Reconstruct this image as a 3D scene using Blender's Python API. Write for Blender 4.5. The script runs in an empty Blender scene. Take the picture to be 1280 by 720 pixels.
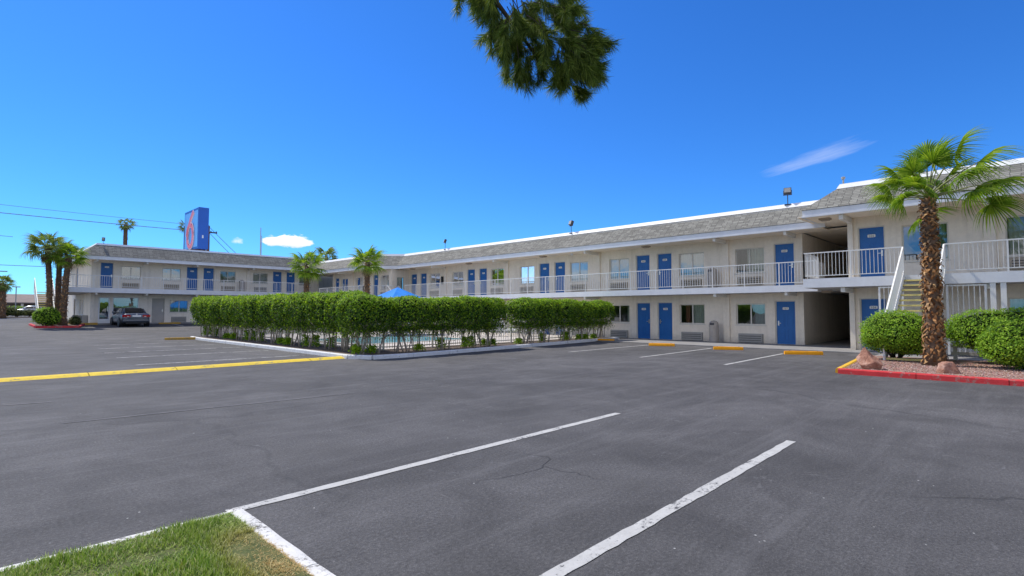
import bpy, math, random
from mathutils import Vector, Matrix, noise as mnoise
R = math.radians
SC = bpy.context.scene
COL = SC.collection
random.seed(7)

# ------------------------------------------------------------------ helpers
def lerp(a, b, t): return a + (b - a) * t
def sstep(a, b, x):
    t = max(0.0, min(1.0, (x - a) / (b - a))); return t * t * (3 - 2 * t)
def ground_z(x, y):
    """the lot climbs gently towards the far office wing"""
    k = 1 - sstep(17, 24, x) * (1 - sstep(46, 60, y))
    z = 0.0
    if y > 31: z = 0.033 * (y - 31 - 2 * (1 - math.exp(-(y - 31) / 2.0)))
    if y > 51: z = 0.594 + 0.42 * (1 - math.exp(-(y - 51) / 14.0))
    return z * k

class MB:
    def __init__(s): s.v = []; s.f = []; s.m = []; s.uv = {}
    def add(s, vs, fs, m=0, M=None):
        n = len(s.v)
        s.v += [tuple(M @ Vector(p)) if M is not None else tuple(p) for p in vs]
        for f in fs: s.f.append(tuple(i + n for i in f)); s.m.append(m)
        return n
    def quad(s, a, b, c, d, m=0, uv=None):
        n = len(s.v); s.v += [tuple(a), tuple(b), tuple(c), tuple(d)]
        if uv: s.uv[len(s.f)] = uv
        s.f.append((n, n + 1, n + 2, n + 3)); s.m.append(m)
    def box(s, a, b, m=0, M=None):
        x0, y0, z0 = [min(a[i], b[i]) for i in range(3)]; x1, y1, z1 = [max(a[i], b[i]) for i in range(3)]
        vs = [(x0,y0,z0),(x1,y0,z0),(x1,y1,z0),(x0,y1,z0),(x0,y0,z1),(x1,y0,z1),(x1,y1,z1),(x0,y1,z1)]
        s.add(vs, [(0,3,2,1),(4,5,6,7),(0,1,5,4),(1,2,6,5),(2,3,7,6),(3,0,4,7)], m, M)
    def bar(s, p, q, w, h=None, m=0, up=(0,0,1)):
        h = h or w; p = Vector(p); q = Vector(q); d = (q - p).normalized(); up = Vector(up)
        if abs(d.dot(up)) > .98: up = Vector((1,0,0))
        a = d.cross(up).normalized(); b = a.cross(d).normalized()
        vs = []
        for c in (p, q):
            for i, j in ((-1,-1),(1,-1),(1,1),(-1,1)): vs.append(c + a * (w/2*i) + b * (h/2*j))
        s.add(vs, [(0,3,2,1),(4,5,6,7),(0,1,5,4),(1,2,6,5),(2,3,7,6),(3,0,4,7)], m)
    def tube(s, pts, rad, n=8, m=0, cap=True):
        pts = [Vector(p) for p in pts]
        if not hasattr(rad, '__len__'): rad = [rad] * len(pts)
        base = len(s.v); a = None
        for i, p in enumerate(pts):
            d = (pts[min(i+1, len(pts)-1)] - pts[max(i-1, 0)]).normalized()
            if a is None:
                a = d.orthogonal().normalized()
            else:
                a = (a - d * a.dot(d))
                a = a.normalized() if a.length > 1e-6 else d.orthogonal().normalized()
            b = d.cross(a)
            for k in range(n):
                t = 2 * math.pi * k / n
                s.v.append(tuple(p + a * (rad[i] * math.cos(t)) + b * (rad[i] * math.sin(t))))
        for i in range(len(pts) - 1):
            for k in range(n):
                k2 = (k + 1) % n
                s.f.append((base+i*n+k, base+i*n+k2, base+(i+1)*n+k2, base+(i+1)*n+k)); s.m.append(m)
        if cap:
            s.f.append(tuple(base + k for k in reversed(range(n)))); s.m.append(m)
            s.f.append(tuple(base + (len(pts)-1)*n + k for k in range(n))); s.m.append(m)
    def lathe(s, prof, n=24, m=0, c=(0,0,0)):
        base = len(s.v)
        for r, z in prof:
            for k in range(n):
                t = 2*math.pi*k/n; s.v.append((c[0]+r*math.cos(t), c[1]+r*math.sin(t), c[2]+z))
        for i in range(len(prof)-1):
            for k in range(n):
                k2 = (k+1) % n
                s.f.append((base+i*n+k, base+i*n+k2, base+(i+1)*n+k2, base+(i+1)*n+k)); s.m.append(m)
    def build(s, name, mats, parent=None, smooth=False, bevel=0, seg=2):
        me = bpy.data.meshes.new(name); me.from_pydata(s.v, [], s.f)
        if not isinstance(mats, (list, tuple)): mats = [mats]
        for mt in mats: me.materials.append(mt)
        me.polygons.foreach_set('material_index', s.m)
        if s.uv:
            ul = me.uv_layers.new(name='UVMap')
            for fi, uvs in s.uv.items():
                p = me.polygons[fi]
                for k, li in enumerate(p.loop_indices): ul.data[li].uv = uvs[k]
        if smooth: me.polygons.foreach_set('use_smooth', [True] * len(me.polygons))
        me.update()
        o = bpy.data.objects.new(name, me); COL.objects.link(o)
        if parent is not None: o.parent = parent
        if bevel:
            b = o.modifiers.new('edge', 'BEVEL'); b.width = bevel; b.segments = seg; b.limit_method = 'ANGLE'; b.angle_limit = R(40)
        return o

def tag(o, label, cat=None, group=None, kind=None):
    o['label'] = label
    if cat: o['category'] = cat
    if group: o['group'] = group
    if kind: o['kind'] = kind
    return o
def empty(name, label, cat, loc=(0,0,0), rz=0, group=None, kind=None):
    o = bpy.data.objects.new(name, None); COL.objects.link(o)
    o.empty_display_size = .2
    o.location = loc; o.rotation_euler = (0, 0, rz)
    return tag(o, label, cat, group, kind)
def copy_tree(o, parent=None):
    c = o.copy(); COL.objects.link(c); c.parent = parent
    for ch in list(o.children): copy_tree(ch, c)
    return c
ORD = ['first','second','third','fourth','fifth','sixth','seventh','eighth','ninth','tenth','eleventh','twelfth','thirteenth']

# ------------------------------------------------------------------ materials
def mat(name):
    m = bpy.data.materials.new(name); m.use_nodes = True
    nt = m.node_tree; b = nt.nodes['Principled BSDF']
    return m, nt, b
def N(nt, t, **kw):
    n = nt.nodes.new(t)
    for k, v in kw.items():
        if k.startswith('i_'): n.inputs[k[2:].replace('_', ' ')].default_value = v
        else: setattr(n, k, v)
    return n
def L(nt, a, b): nt.links.new(a, b)
def ramp(nt, fac, stops, interp='LINEAR'):
    r = nt.nodes.new('ShaderNodeValToRGB'); r.color_ramp.interpolation = interp
    el = r.color_ramp.elements
    while len(el) < len(stops): el.new(.5)
    for e, (p, c) in zip(el, stops):
        e.position = p; e.color = (c[0], c[1], c[2], 1) if hasattr(c, '__len__') else (c, c, c, 1)
    L(nt, fac, r.inputs[0]); return r.outputs[0]
def mix(nt, fac, a, b, mode='MIX'):
    n = nt.nodes.new('ShaderNodeMix'); n.data_type = 'RGBA'; n.blend_type = mode
    for sock, val in ((n.inputs[0], fac), (n.inputs[6], a), (n.inputs[7], b)):
        if hasattr(val, 'links'): L(nt, val, sock)
        elif hasattr(val, '__len__'): sock.default_value = (val[0], val[1], val[2], 1)
        else: sock.default_value = val
    return n.outputs[2]
def mth(nt, op, a, b=None, c=None, clamp=False):
    n = nt.nodes.new('ShaderNodeMath'); n.operation = op; n.use_clamp = clamp
    for i, v in enumerate((a, b, c)):
        if v is None: continue
        if hasattr(v, 'links'): L(nt, v, n.inputs[i])
        else: n.inputs[i].default_value = v
    return n.outputs[0]
def noise(nt, vec, scale, detail=4, rough=.55, dist=0):
    n = N(nt, 'ShaderNodeTexNoise'); n.inputs['Scale'].default_value = scale
    n.inputs['Detail'].default_value = detail; n.inputs['Roughness'].default_value = rough
    n.inputs['Distortion'].default_value = dist
    L(nt, vec, n.inputs['Vector']); return n.outputs['Fac']
def wpos(nt):
    return N(nt, 'ShaderNodeNewGeometry').outputs['Position']
def opos(nt):
    return N(nt, 'ShaderNodeTexCoord').outputs['Object']
def bump(nt, b, h, strength=.3, dist=.02):
    n = N(nt, 'ShaderNodeBump'); n.inputs['Strength'].default_value = strength; n.inputs['Distance'].default_value = dist
    L(nt, h, n.inputs['Height']); L(nt, n.outputs[0], b.inputs['Normal'])
def painted(name, c, rough=.5, var=.12, scale=3, grime=.0, bmp=.0, metal=0, spec=.4):
    m, nt, b = mat(name)
    p = wpos(nt)
    f = noise(nt, p, scale, 6, .65)
    lo = [x * (1 - var) for x in c]; hi = [min(1, x * (1 + var)) for x in c]
    col = ramp(nt, f, [(.3, lo), (.7, hi)])
    if grime:
        g = noise(nt, p, scale * 4.3, 6, .7)
        gf = ramp(nt, g, [(.52, 0.0), (.75, 1.0)])
        col = mix(nt, mth(nt, 'MULTIPLY', gf, grime), col, [x * .45 for x in c])
    L(nt, col, b.inputs['Base Color'])
    b.inputs['Roughness'].default_value = rough; b.inputs['Metallic'].default_value = metal
    b.inputs['Specular IOR Level'].default_value = spec
    if bmp: bump(nt, b, noise(nt, p, 60, 4, .6), bmp, .01)
    return m

def asphalt_mat():
    m, nt, b = mat('asphalt')
    p = wpos(nt)
    big = noise(nt, p, .16, 5, .6, .6); mid = noise(nt, p, .8, 7, .7, .6); fine = noise(nt, p, 120, 2, .7); agg = noise(nt, p, 38, 4, .75)
    col = ramp(nt, big, [(.3, (.082,.080,.080)), (.5, (.108,.105,.106)), (.72, (.138,.134,.135))])
    col = mix(nt, .8, col, ramp(nt, mid, [(.22, .52), (.48, .92), (.76, 1.42)]), 'MULTIPLY')
    col = mix(nt, .9, col, ramp(nt, agg, [(.25, .42), (.55, 1.0), (.78, 1.8)]), 'MULTIPLY')
    col = mix(nt, .8, col, ramp(nt, fine, [(.3, .5), (.6, 1.05), (.8, 1.9)]), 'MULTIPLY')
    # tyre sweeps: stretched noise
    for rot, sc_, amt, lo, hi, cc in ((38, (.22, 2.6, 1), .34, .52, .78, (.21,.205,.21)), (-20, (.12, 1.6, 1), .42, .53, .78, (.056,.054,.056)), (4, (.10, 3.2, 1), .3, .54, .8, (.20,.196,.2))):
        mp = N(nt, 'ShaderNodeMapping'); mp.inputs['Rotation'].default_value = (0, 0, R(rot)); mp.inputs['Scale'].default_value = sc_
        L(nt, p, mp.inputs[0])
        sw = noise(nt, mp.outputs[0], 1.1, 8, .75, .5)
        col = mix(nt, mth(nt, 'MULTIPLY', ramp(nt, sw, [(lo, 0.0), (hi, 1.0)]), amt), col, cc)
    # oil blotches
    ob = noise(nt, p, .55, 3, .5, .2)
    col = mix(nt, mth(nt, 'MULTIPLY', ramp(nt, ob, [(.6, 0.0), (.72, 1.0)]), .5), col, (.062,.06,.058))
    # pale dusty scuffs
    du = noise(nt, p, 1.7, 7, .75, 1.5)
    col = mix(nt, mth(nt, 'MULTIPLY', ramp(nt, du, [(.62, 0.0), (.78, 1.0)]), .5), col, (.30,.295,.30))
    # cracks
    wv = N(nt, 'ShaderNodeTexNoise'); wv.inputs['Scale'].default_value = .8; wv.inputs['Detail'].default_value = 5
    L(nt, p, wv.inputs['Vector'])
    vm = N(nt, 'ShaderNodeVectorMath', operation='MULTIPLY_ADD'); L(nt, wv.outputs['Color'], vm.inputs[0]); vm.inputs[1].default_value = (1.6,1.6,0); L(nt, p, vm.inputs[2])
    vo = N(nt, 'ShaderNodeTexVoronoi', feature='DISTANCE_TO_EDGE'); vo.inputs['Scale'].default_value = .17; L(nt, vm.outputs[0], vo.inputs['Vector'])
    ck = ramp(nt, vo.outputs['Distance'], [(.0, 1.0), (.0025, 0.0)])
    ckm = ramp(nt, noise(nt, p, .23, 2), [(.5, 0.0), (.58, 1.0)])
    ckf = mth(nt, 'MULTIPLY', ck, ckm)
    col = mix(nt, mth(nt, 'MULTIPLY', ckf, .6), col, (.03,.03,.031))
    # tar-sealed long joints
    vo2 = N(nt, 'ShaderNodeTexVoronoi', feature='DISTANCE_TO_EDGE'); vo2.inputs['Scale'].default_value = .075; L(nt, vm.outputs[0], vo2.inputs['Vector'])
    tj = mth(nt, 'MULTIPLY', ramp(nt, vo2.outputs['Distance'], [(.0, 1.0), (.002, .8), (.0034, 0.0)]), ramp(nt, noise(nt, p, .5, 3), [(.42, 0.0), (.56, 1.0)]))
    col = mix(nt, mth(nt, 'MULTIPLY', tj, .42), col, (.04,.04,.041))
    # bright grit specks
    vs = N(nt, 'ShaderNodeTexVoronoi', feature='F1'); vs.inputs['Scale'].default_value = 5.5; L(nt, p, vs.inputs['Vector'])
    sp = ramp(nt, vs.outputs['Distance'], [(.03, 1.0), (.05, 0.0)])
    spm = ramp(nt, noise(nt, p, 1.1, 2), [(.5, 0.0), (.56, 1.0)])
    col = mix(nt, mth(nt, 'MULTIPLY', sp, spm), col, (.45,.45,.43))
    L(nt, col, b.inputs['Base Color'])
    b.inputs['Roughness'].default_value = .85; b.inputs['Specular IOR Level'].default_value = .25
    h = mth(nt, 'ADD', mth(nt, 'ADD', mth(nt, 'MULTIPLY', fine, .6), agg), mth(nt, 'MULTIPLY', ckf, -1.2))
    bump(nt, b, h, .7, .012)
    return m

def worn_paint(name, c, under=(.07,.07,.075), amount=.5, scale=18):
    m, nt, b = mat(name)
    p = wpos(nt)
    f = noise(nt, p, scale, 8, .78); g = noise(nt, p, 2.2, 4, .6)
    s = mth(nt, 'ADD', f, mth(nt, 'MULTIPLY', mth(nt, 'SUBTRACT', g, .5), .55))
    w = ramp(nt, s, [(amount - .06, 1.0), (amount + .03, 0.0)])
    col = mix(nt, w, c, under)
    col = mix(nt, .6, col, ramp(nt, noise(nt, p, 6, 5, .7), [(.25, .7), (.7, 1.08)]), 'MULTIPLY')
    L(nt, col, b.inputs['Base Color']); b.inputs['Roughness'].default_value = .8
    b.inputs['Specular IOR Level'].default_value = .2
    bump(nt, b, noise(nt, p, 45, 4, .7), .45, .008)
    return m

def stucco_mat(name, c):
    m, nt, b = mat(name)
    p = wpos(nt)
    a = noise(nt, p, .7, 6, .6); f = noise(nt, p, 7, 6, .65)
    col = ramp(nt, a, [(.3, [x*.93 for x in c]), (.7, [min(1, x*1.05) for x in c])])
    mp = N(nt, 'ShaderNodeMapping'); mp.inputs['Scale'].default_value = (2.5, 2.5, .22); L(nt, p, mp.inputs[0])
    st = noise(nt, mp.outputs[0], 1.4, 7, .7)
    col = mix(nt, mth(nt, 'MULTIPLY', ramp(nt, st, [(.5, 0.0), (.78, 1.0)]), .42), col, [c[0]*.55, c[1]*.52, c[2]*.48])
    col = mix(nt, .35, col, ramp(nt, f, [(.3, .8), (.7, 1.1)]), 'MULTIPLY')
    # splash dirt doubling as painted contact shade just above the paving
    sx = N(nt, 'ShaderNodeSeparateXYZ'); L(nt, p, sx.inputs[0])
    lowz = mth(nt, 'ADD', sx.outputs[2], mth(nt, 'MULTIPLY', f, .35))
    col = mix(nt, mth(nt, 'MULTIPLY', ramp(nt, lowz, [(.18, 1.0), (.55, 0.0)]), .35), col, (.2,.185,.17))
    L(nt, col, b.inputs['Base Color']); b.inputs['Roughness'].default_value = .9; b.inputs['Specular IOR Level'].default_value = .2
    bump(nt, b, noise(nt, p, 38, 5, .7), .35, .012)
    return m

def shingle_mat():
    m, nt, b = mat('roof_shingle')
    uv = N(nt, 'ShaderNodeTexCoord').outputs['UV']
    br = N(nt, 'ShaderNodeTexBrick'); L(nt, uv, br.inputs['Vector'])
    br.offset = .37; br.offset_frequency = 1; br.squash = 1.4; br.squash_frequency = 3
    for k, v in (('Scale', 1.0), ('Mortar Size', .012), ('Mortar Smooth', .2), ('Bias', 0.0), ('Brick Width', .26), ('Row Height', .115)):
        br.inputs[k].default_value = v
    br.inputs['Color1'].default_value = (.175,.17,.152,1); br.inputs['Color2'].default_value = (.29,.285,.255,1); br.inputs['Mortar'].default_value = (.09,.088,.083,1)
    col = br.outputs['Color']
    n1 = noise(nt, uv, 1.2, 6, .7); n2 = noise(nt, uv, 60, 3, .7)
    col = mix(nt, .7, col, ramp(nt, n1, [(.3, .78), (.7, 1.15)]), 'MULTIPLY')
    col = mix(nt, .5, col, ramp(nt, n2, [(.3, .6), (.7, 1.3)]), 'MULTIPLY')
    L(nt, col, b.inputs['Base Color']); b.inputs['Roughness'].default_value = .95; b.inputs['Specular IOR Level'].default_value = .15
    bump(nt, b, br.outputs['Fac'], -.6, .03)
    return m

def leaf_mat(name, lo, mid, hi, trans=.35, rough=.5):
    m, nt, b = mat(name)
    g = N(nt, 'ShaderNodeNewGeometry'); rnd = g.outputs['Random Per Island']
    big = noise(nt, g.outputs['Position'], 1.6, 4, .6)
    t = mth(nt, 'ADD', mth(nt, 'MULTIPLY', rnd, .65), mth(nt, 'MULTIPLY', big, .35))
    col = ramp(nt, t, [(.12, lo), (.5, mid), (.88, hi)])
    L(nt, col, b.inputs['Base Color']); b.inputs['Roughness'].default_value = rough; b.inputs['Specular IOR Level'].default_value = .2
    tr = N(nt, 'ShaderNodeBsdfTranslucent')
    L(nt, mix(nt, 1.0, col, (1.5,1.45,.6), 'MULTIPLY'), tr.inputs[0])
    ms = N(nt, 'ShaderNodeMixShader'); ms.inputs[0].default_value = trans
    L(nt, b.outputs[0], ms.inputs[1]); L(nt, tr.outputs[0], ms.inputs[2])
    L(nt, ms.outputs[0], nt.nodes['Material Output'].inputs[0])
    return m
def island_mat(name, cols, rough=.85, spec=.2):
    m, nt, b = mat(name)
    g = N(nt, 'ShaderNodeNewGeometry')
    col = ramp(nt, g.outputs['Random Per Island'], [(i / max(1, len(cols) - 1) * .9 + .05, c) for i, c in enumerate(cols)])
    col = mix(nt, .6, col, ramp(nt, noise(nt, g.outputs['Position'], 14, 5, .7), [(.3, .55), (.7, 1.25)]), 'MULTIPLY')
    L(nt, col, b.inputs['Base Color']); b.inputs['Roughness'].default_value = rough; b.inputs['Specular IOR Level'].default_value = spec
    return m
def glass_mat(name, tint=(.75,.8,.82), base=.10, ior=1.5):
    m, nt, b = mat(name)
    nt.nodes.remove(b)
    gl = N(nt, 'ShaderNodeBsdfGlossy'); gl.inputs['Roughness'].default_value = .015; gl.inputs['Color'].default_value = (.95,.97,1,1)
    tr = N(nt, 'ShaderNodeBsdfTransparent'); tr.inputs[0].default_value = (*tint, 1)
    fr = N(nt, 'ShaderNodeFresnel'); fr.inputs[0].default_value = ior
    p = wpos(nt)
    bm = N(nt, 'ShaderNodeBump'); bm.inputs['Strength'].default_value = .04; bm.inputs['Distance'].default_value = .05
    L(nt, noise(nt, p, 1.6, 2), bm.inputs['Height']); L(nt, bm.outputs[0], gl.inputs['Normal'])
    f = mth(nt, 'ADD', fr.outputs[0], base, clamp=True)
    ms = N(nt, 'ShaderNodeMixShader'); L(nt, f, ms.inputs[0]); L(nt, tr.outputs[0], ms.inputs[1]); L(nt, gl.outputs[0], ms.inputs[2])
    L(nt, ms.outputs[0], nt.nodes['Material Output'].inputs[0])
    return m

WALLC = (.87,.785,.665)
M = {}
M['asphalt'] = asphalt_mat()
M['line'] = worn_paint('white_line_paint', (.47,.465,.445), amount=.415, scale=24)
M['faint_line'] = worn_paint('faded_line_paint', (.42,.42,.41), amount=.49, scale=9)
M['ghost'] = worn_paint('ghost_line_paint', (.17,.168,.17), under=(.11,.108,.112), amount=.5, scale=9)
M['white_kerb'] = worn_paint('white_kerb_paint', (.66,.65,.62), under=(.13,.12,.11), amount=.43, scale=26)
M['yellow_bump'] = worn_paint('yellow_bump_paint', (.72,.52,.05), under=(.22,.20,.14), amount=.40, scale=11)
M['yellow'] = worn_paint('yellow_stop_paint', (.88,.37,.015), under=(.3,.25,.18), amount=.33, scale=16)
M['old_yellow'] = worn_paint('old_yellow_paint', (.50,.30,.06), under=(.22,.19,.14), amount=.42, scale=13)
M['grey_kerb'] = worn_paint('pale_kerb_paint', (.66,.67,.68), under=(.27,.27,.27), amount=.38, scale=8)
M['red_kerb'] = worn_paint('red_kerb_paint', (.56,.045,.05), under=(.36,.17,.15), amount=.43, scale=10)
M['kerb_yellow'] = worn_paint('yellow_kerb_paint', (.75,.44,.04), under=(.35,.28,.2), amount=.34, scale=12)
M['wall'] = stucco_mat('stucco_wall', WALLC)
M['wall_cool'] = stucco_mat('stucco_wall_office', (.88,.81,.70))
M['soffit'] = painted('soffit_paint', (.90,.78,.62), .8, .08, 1.2)
M['trim'] = painted('trim_paint', (.74,.75,.77), .55, .07, 2, grime=.12)
M['cap'] = painted('ridge_cap_metal', (.82,.82,.82), .5, .05, 2, grime=.1)
M['rail'] = painted('railing_paint', (.78,.77,.74), .5, .05, 4, grime=.08)
M['shingle'] = shingle_mat()
M['flatroof'] = painted('flat_roof_coating', (.5,.5,.5), .9, .2, .7)
M['deck'] = painted('deck_concrete', (.42,.41,.40), .85, .2, 2.5, grime=.2, bmp=.2)
M['sidewalk'] = painted('walk_concrete', (.24,.235,.235), .9, .2, 1.6, grime=.25, bmp=.25)
M['blue'] = painted('blue_door_paint', (.016,.135,.42), .42, .06, 3, grime=.05)
M['greydoor'] = painted('grey_door_paint', (.42,.40,.37), .5, .06, 3)
M['plate'] = painted('number_plate', (.80,.80,.78), .4, .02)
M['ink'] = painted('number_ink', (.03,.03,.035), .5, .02)
M['chrome'] = painted('brushed_steel', (.62,.62,.60), .3, .05, 20, metal=1)
M['frame'] = painted('window_frame', (.66,.63,.56), .45, .05)
M['frame_white'] = painted('white_frame', (.76,.77,.78), .45, .05)
M['glass'] = glass_mat('window_glass', base=.06)
M['glass_dark'] = glass_mat('window_glass_sky', tint=(.45,.58,.62), base=.17)
M['curtain'] = painted('curtain_sage', (.42,.45,.36), .9, .12, 5)
M['curtain_pale'] = painted('curtain_pale', (.62,.66,.62), .9, .1, 5)
M['curtain_dark'] = painted('curtain_rust', (.20,.08,.05), .9, .1, 5)
M['ac'] = painted('air_unit_metal', (.36,.35,.33), .6, .08, 6, grime=.1)
M['ac_tan'] = painted('air_unit_tan', (.42,.36,.28), .6, .08, 6, grime=.1)
M['acdark'] = painted('air_unit_slot', (.07,.07,.07), .7, .1)
M['beam'] = painted('beam_paint', (.72,.69,.63), .7, .05)
M['fixture'] = painted('soffit_light_cover', (.38,.31,.24), .5, .1)
M['black'] = painted('black_plastic', (.02,.02,.022), .45, .05)
M['dark_metal'] = painted('dark_metal', (.06,.06,.07), .5, .1)
M['tread_yellow'] = painted('tread_yellow', (.72,.60,.22), .7, .1, 6, grime=.15)
M['tread'] = painted('tread_concrete', (.12,.115,.11), .9, .12, 6)
M['bin'] = painted('bin_shell', (.40,.36,.32), .7, .12, 8, grime=.15)

# ------------------------------------------------------------------ world, sun, camera
SUN = Vector((-.15, 1.0, 0)).normalized(); EL = R(53)
w = bpy.data.worlds.new('World'); SC.world = w; w.use_nodes = True
nt = w.node_tree
bg = nt.nodes['Background']
sky = N(nt, 'ShaderNodeTexSky'); sky.sky_type = 'NISHITA'; sky.sun_disc = False
sky.sun_elevation = EL; sky.sun_rotation = math.atan2(SUN.x, SUN.y)
sky.altitude = 600; sky.air_density = 1.0; sky.dust_density = .25; sky.ozone_density = 3.0
hs = N(nt, 'ShaderNodeHueSaturation'); hs.inputs['Saturation'].default_value = 1.15; hs.inputs['Value'].default_value = 1.0
L(nt, sky.outputs[0], hs.inputs['Color'])
gm = N(nt, 'ShaderNodeGamma'); gm.inputs[1].default_value = 1.0
L(nt, mix(nt, 1.0, hs.outputs[0], (.31,.72,1.22), 'MULTIPLY'), gm.inputs[0])
dirv = N(nt, 'ShaderNodeTexCoord').outputs['Generated']
def dvec(d):
    n = N(nt, 'ShaderNodeVectorMath', operation='DOT_PRODUCT'); L(nt, dirv, n.inputs[0]); n.inputs[1].default_value = tuple(d); return n.outputs['Value']
def cloud(center, rx, ry, tilt, nscale, thr, soft, seed):
    """opacity of one cloud around a sky direction (angles in radians)"""
    c = Vector(center).normalized(); e1 = c.cross(Vector((0,0,1))).normalized(); e2 = e1.cross(c)
    e1, e2 = e1 * math.cos(tilt) + e2 * math.sin(tilt), e2 * math.cos(tilt) - e1 * math.sin(tilt)
    den = mth(nt, 'MAXIMUM', dvec(c), .02)
    x = mth(nt, 'DIVIDE', dvec(e1), den); y = mth(nt, 'DIVIDE', dvec(e2), den)
    xs = mth(nt, 'DIVIDE', x, rx); ys = mth(nt, 'DIVIDE', y, ry)
    r2 = mth(nt, 'ADD', mth(nt, 'MULTIPLY', xs, xs), mth(nt, 'MULTIPLY', ys, ys))
    cb = N(nt, 'ShaderNodeCombineXYZ'); L(nt, mth(nt, 'MULTIPLY', x, nscale[0]), cb.inputs[0]); L(nt, mth(nt, 'MULTIPLY', y, nscale[1]), cb.inputs[1]); cb.inputs[2].default_value = seed
    nz = noise(nt, cb.outputs[0], 1.0, 7, .6, .25)
    v = mth(nt, 'SUBTRACT', mth(nt, 'MULTIPLY', mth(nt, 'SUBTRACT', 1.0, r2), .8), mth(nt, 'MULTIPLY', mth(nt, 'SUBTRACT', .62, nz), 2.2))
    front = mth(nt, 'GREATER_THAN', dvec(c), .5)
    return mth(nt, 'MULTIPLY', front, mth(nt, 'DIVIDE', mth(nt, 'SUBTRACT', v, thr), soft, clamp=True)), ys
CLOUDS = True
col = gm.outputs[0]
f1, y1 = cloud((.388, .9136, .1215), .042, .0135, 0, (30, 60), -.25, .22, 1.3)
shade = ramp(nt, mth(nt, 'ADD', mth(nt, 'MULTIPLY', y1, .5), .5), [(.05, (5.6,6.1,6.9)), (.6, (8.0,8.0,8.1))])
col = mix(nt, f1, col, shade)
f2, y2 = cloud((.9408, .2304, .2484), .095, .015, R(12), (7, 70), -.1, 1.6, 4.7)
col = mix(nt, mth(nt, 'MULTIPLY', f2, .42), col, (7.6,7.7,8.0))
f3, y3 = cloud((.3135, .9423, .1177), .012, .007, 0, (60, 90), .0, .7, 9.1)
col = mix(nt, mth(nt, 'MULTIPLY', f3, .6), col, (7.4,7.6,8.0))
# unseen broken white cumulus, added behind the camera to fill the shaded facades
sepd = N(nt, 'ShaderNodeSeparateXYZ'); L(nt, dirv, sepd.inputs[0])
dn = mth(nt, 'ADD', mth(nt, 'MAXIMUM', sepd.outputs[2], 0.0), .22)
cbd = N(nt, 'ShaderNodeCombineXYZ'); L(nt, mth(nt, 'DIVIDE', sepd.outputs[0], dn), cbd.inputs[0]); L(nt, mth(nt, 'DIVIDE', sepd.outputs[1], dn), cbd.inputs[1])
cn = noise(nt, cbd.outputs[0], 1.15, 8, .58, .3)
behind = ramp(nt, mth(nt, 'ADD', mth(nt, 'MULTIPLY', dvec((-.718, -.696, 0)), .5), .5), [(.46, 0.0), (.62, 1.0)])
cm = mth(nt, 'MULTIPLY', ramp(nt, cn, [(.42, 0.0), (.54, 1.0)]), behind)
cm = mth(nt, 'MULTIPLY', cm, ramp(nt, sepd.outputs[2], [(.0, 0.0), (.06, 1.0), (.75, 1.0), (.95, 0.0)]))
col = mix(nt, cm, col, ramp(nt, cn, [(.45, (8.6,8.4,8.1)), (.7, (6.6,6.5,6.5))]))
L(nt, col, bg.inputs[0]); bg.inputs[1].default_value = .15

sl = bpy.data.lights.new('sun', 'SUN'); sl.energy = 5.0; sl.angle = R(.53); sl.color = (1, .945, .84)
so = bpy.data.objects.new('sun', sl); COL.objects.link(so)
sd = Vector((SUN.x * math.cos(EL), SUN.y * math.cos(EL), math.sin(EL)))
so.rotation_euler = (-sd).to_track_quat('-Z', 'Y').to_euler(); so.location = (0, 0, 60)

HEAD = R(44.13); TILT = math.atan(29.5 / 665)
cam = bpy.data.cameras.new('camera'); cam.sensor_width = 36; cam.lens = 665 / 1280 * 36; cam.clip_end = 4000; cam.clip_start = .05
co = bpy.data.objects.new('camera', cam); COL.objects.link(co); SC.camera = co
co.location = (0, 0, 1.54); co.rotation_euler = (R(90) + TILT, 0, HEAD - R(90))
SC.view_settings.view_transform = 'Standard'; SC.view_settings.look = 'None'; SC.view_settings.exposure = 0
SC.render.engine = 'CYCLES'
SC.cycles.diffuse_bounces = 6; SC.cycles.max_bounces = 10; SC.cycles.transparent_max_bounces = 12
SC.cycles.use_denoising = True

# ------------------------------------------------------------------ ground
mb = MB()
xs = [-900, -300, -120, -60] + [x * 2.0 for x in range(-15, 31)] + [90, 200, 500, 1200]
ys = [-300, -100, -40] + [y * 2.0 for y in range(-10, 51)] + [130, 180, 300, 700, 1600]
for j in range(len(ys)):
    for i in range(len(xs)): mb.v.append((xs[i], ys[j], ground_z(xs[i], ys[j])))
W = len(xs)
for j in range(len(ys)-1):
    for i in range(W-1): mb.f.append((j*W+i, j*W+i+1, (j+1)*W+i+1, (j+1)*W+i)); mb.m.append(0)
tag(mb.build('parking_lot', M['asphalt'], smooth=True), 'dark grey weathered asphalt of the motel parking lot', 'ground', kind='structure')

def line(u0, v0, u1, v1, wd, mt, label, n=None):
    """painted stripe draped 4 mm over the asphalt, with a slightly ragged edge"""
    a = Vector((u0, v0, 0)); b = Vector((u1, v1, 0)); d = (b - a); ln = d.length; d.normalize(); s = Vector((-d.y, d.x, 0))
    n = n or max(2, int(ln / .12)); mbb = MB(); rr = random.Random(int(u0 * 97 + v0 * 31))
    for i in range(n + 1):
        p = a + d * (ln * i / n)
        for sg in (-1, 1):
            q = p + s * (sg * (wd / 2 + rr.uniform(-.006, .006)))
            mbb.v.append((q.x, q.y, ground_z(q.x, q.y) + .005))
    for i in range(n): mbb.f.append((2*i, 2*i+2, 2*i+3, 2*i+1)); mbb.m.append(0)
    return tag(mbb.build('parking_line', mt), label, 'road marking', 'painted parking lines', 'structure')
line(1.46, 4.46, 6.95, 4.51, .105, M['line'], 'white parking line running from the corner of the grass patch')
line(-.2, 2.02, 6.90, 2.07, .105, M['line'], 'thick white parking line nearest to the camera at bottom centre')
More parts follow.
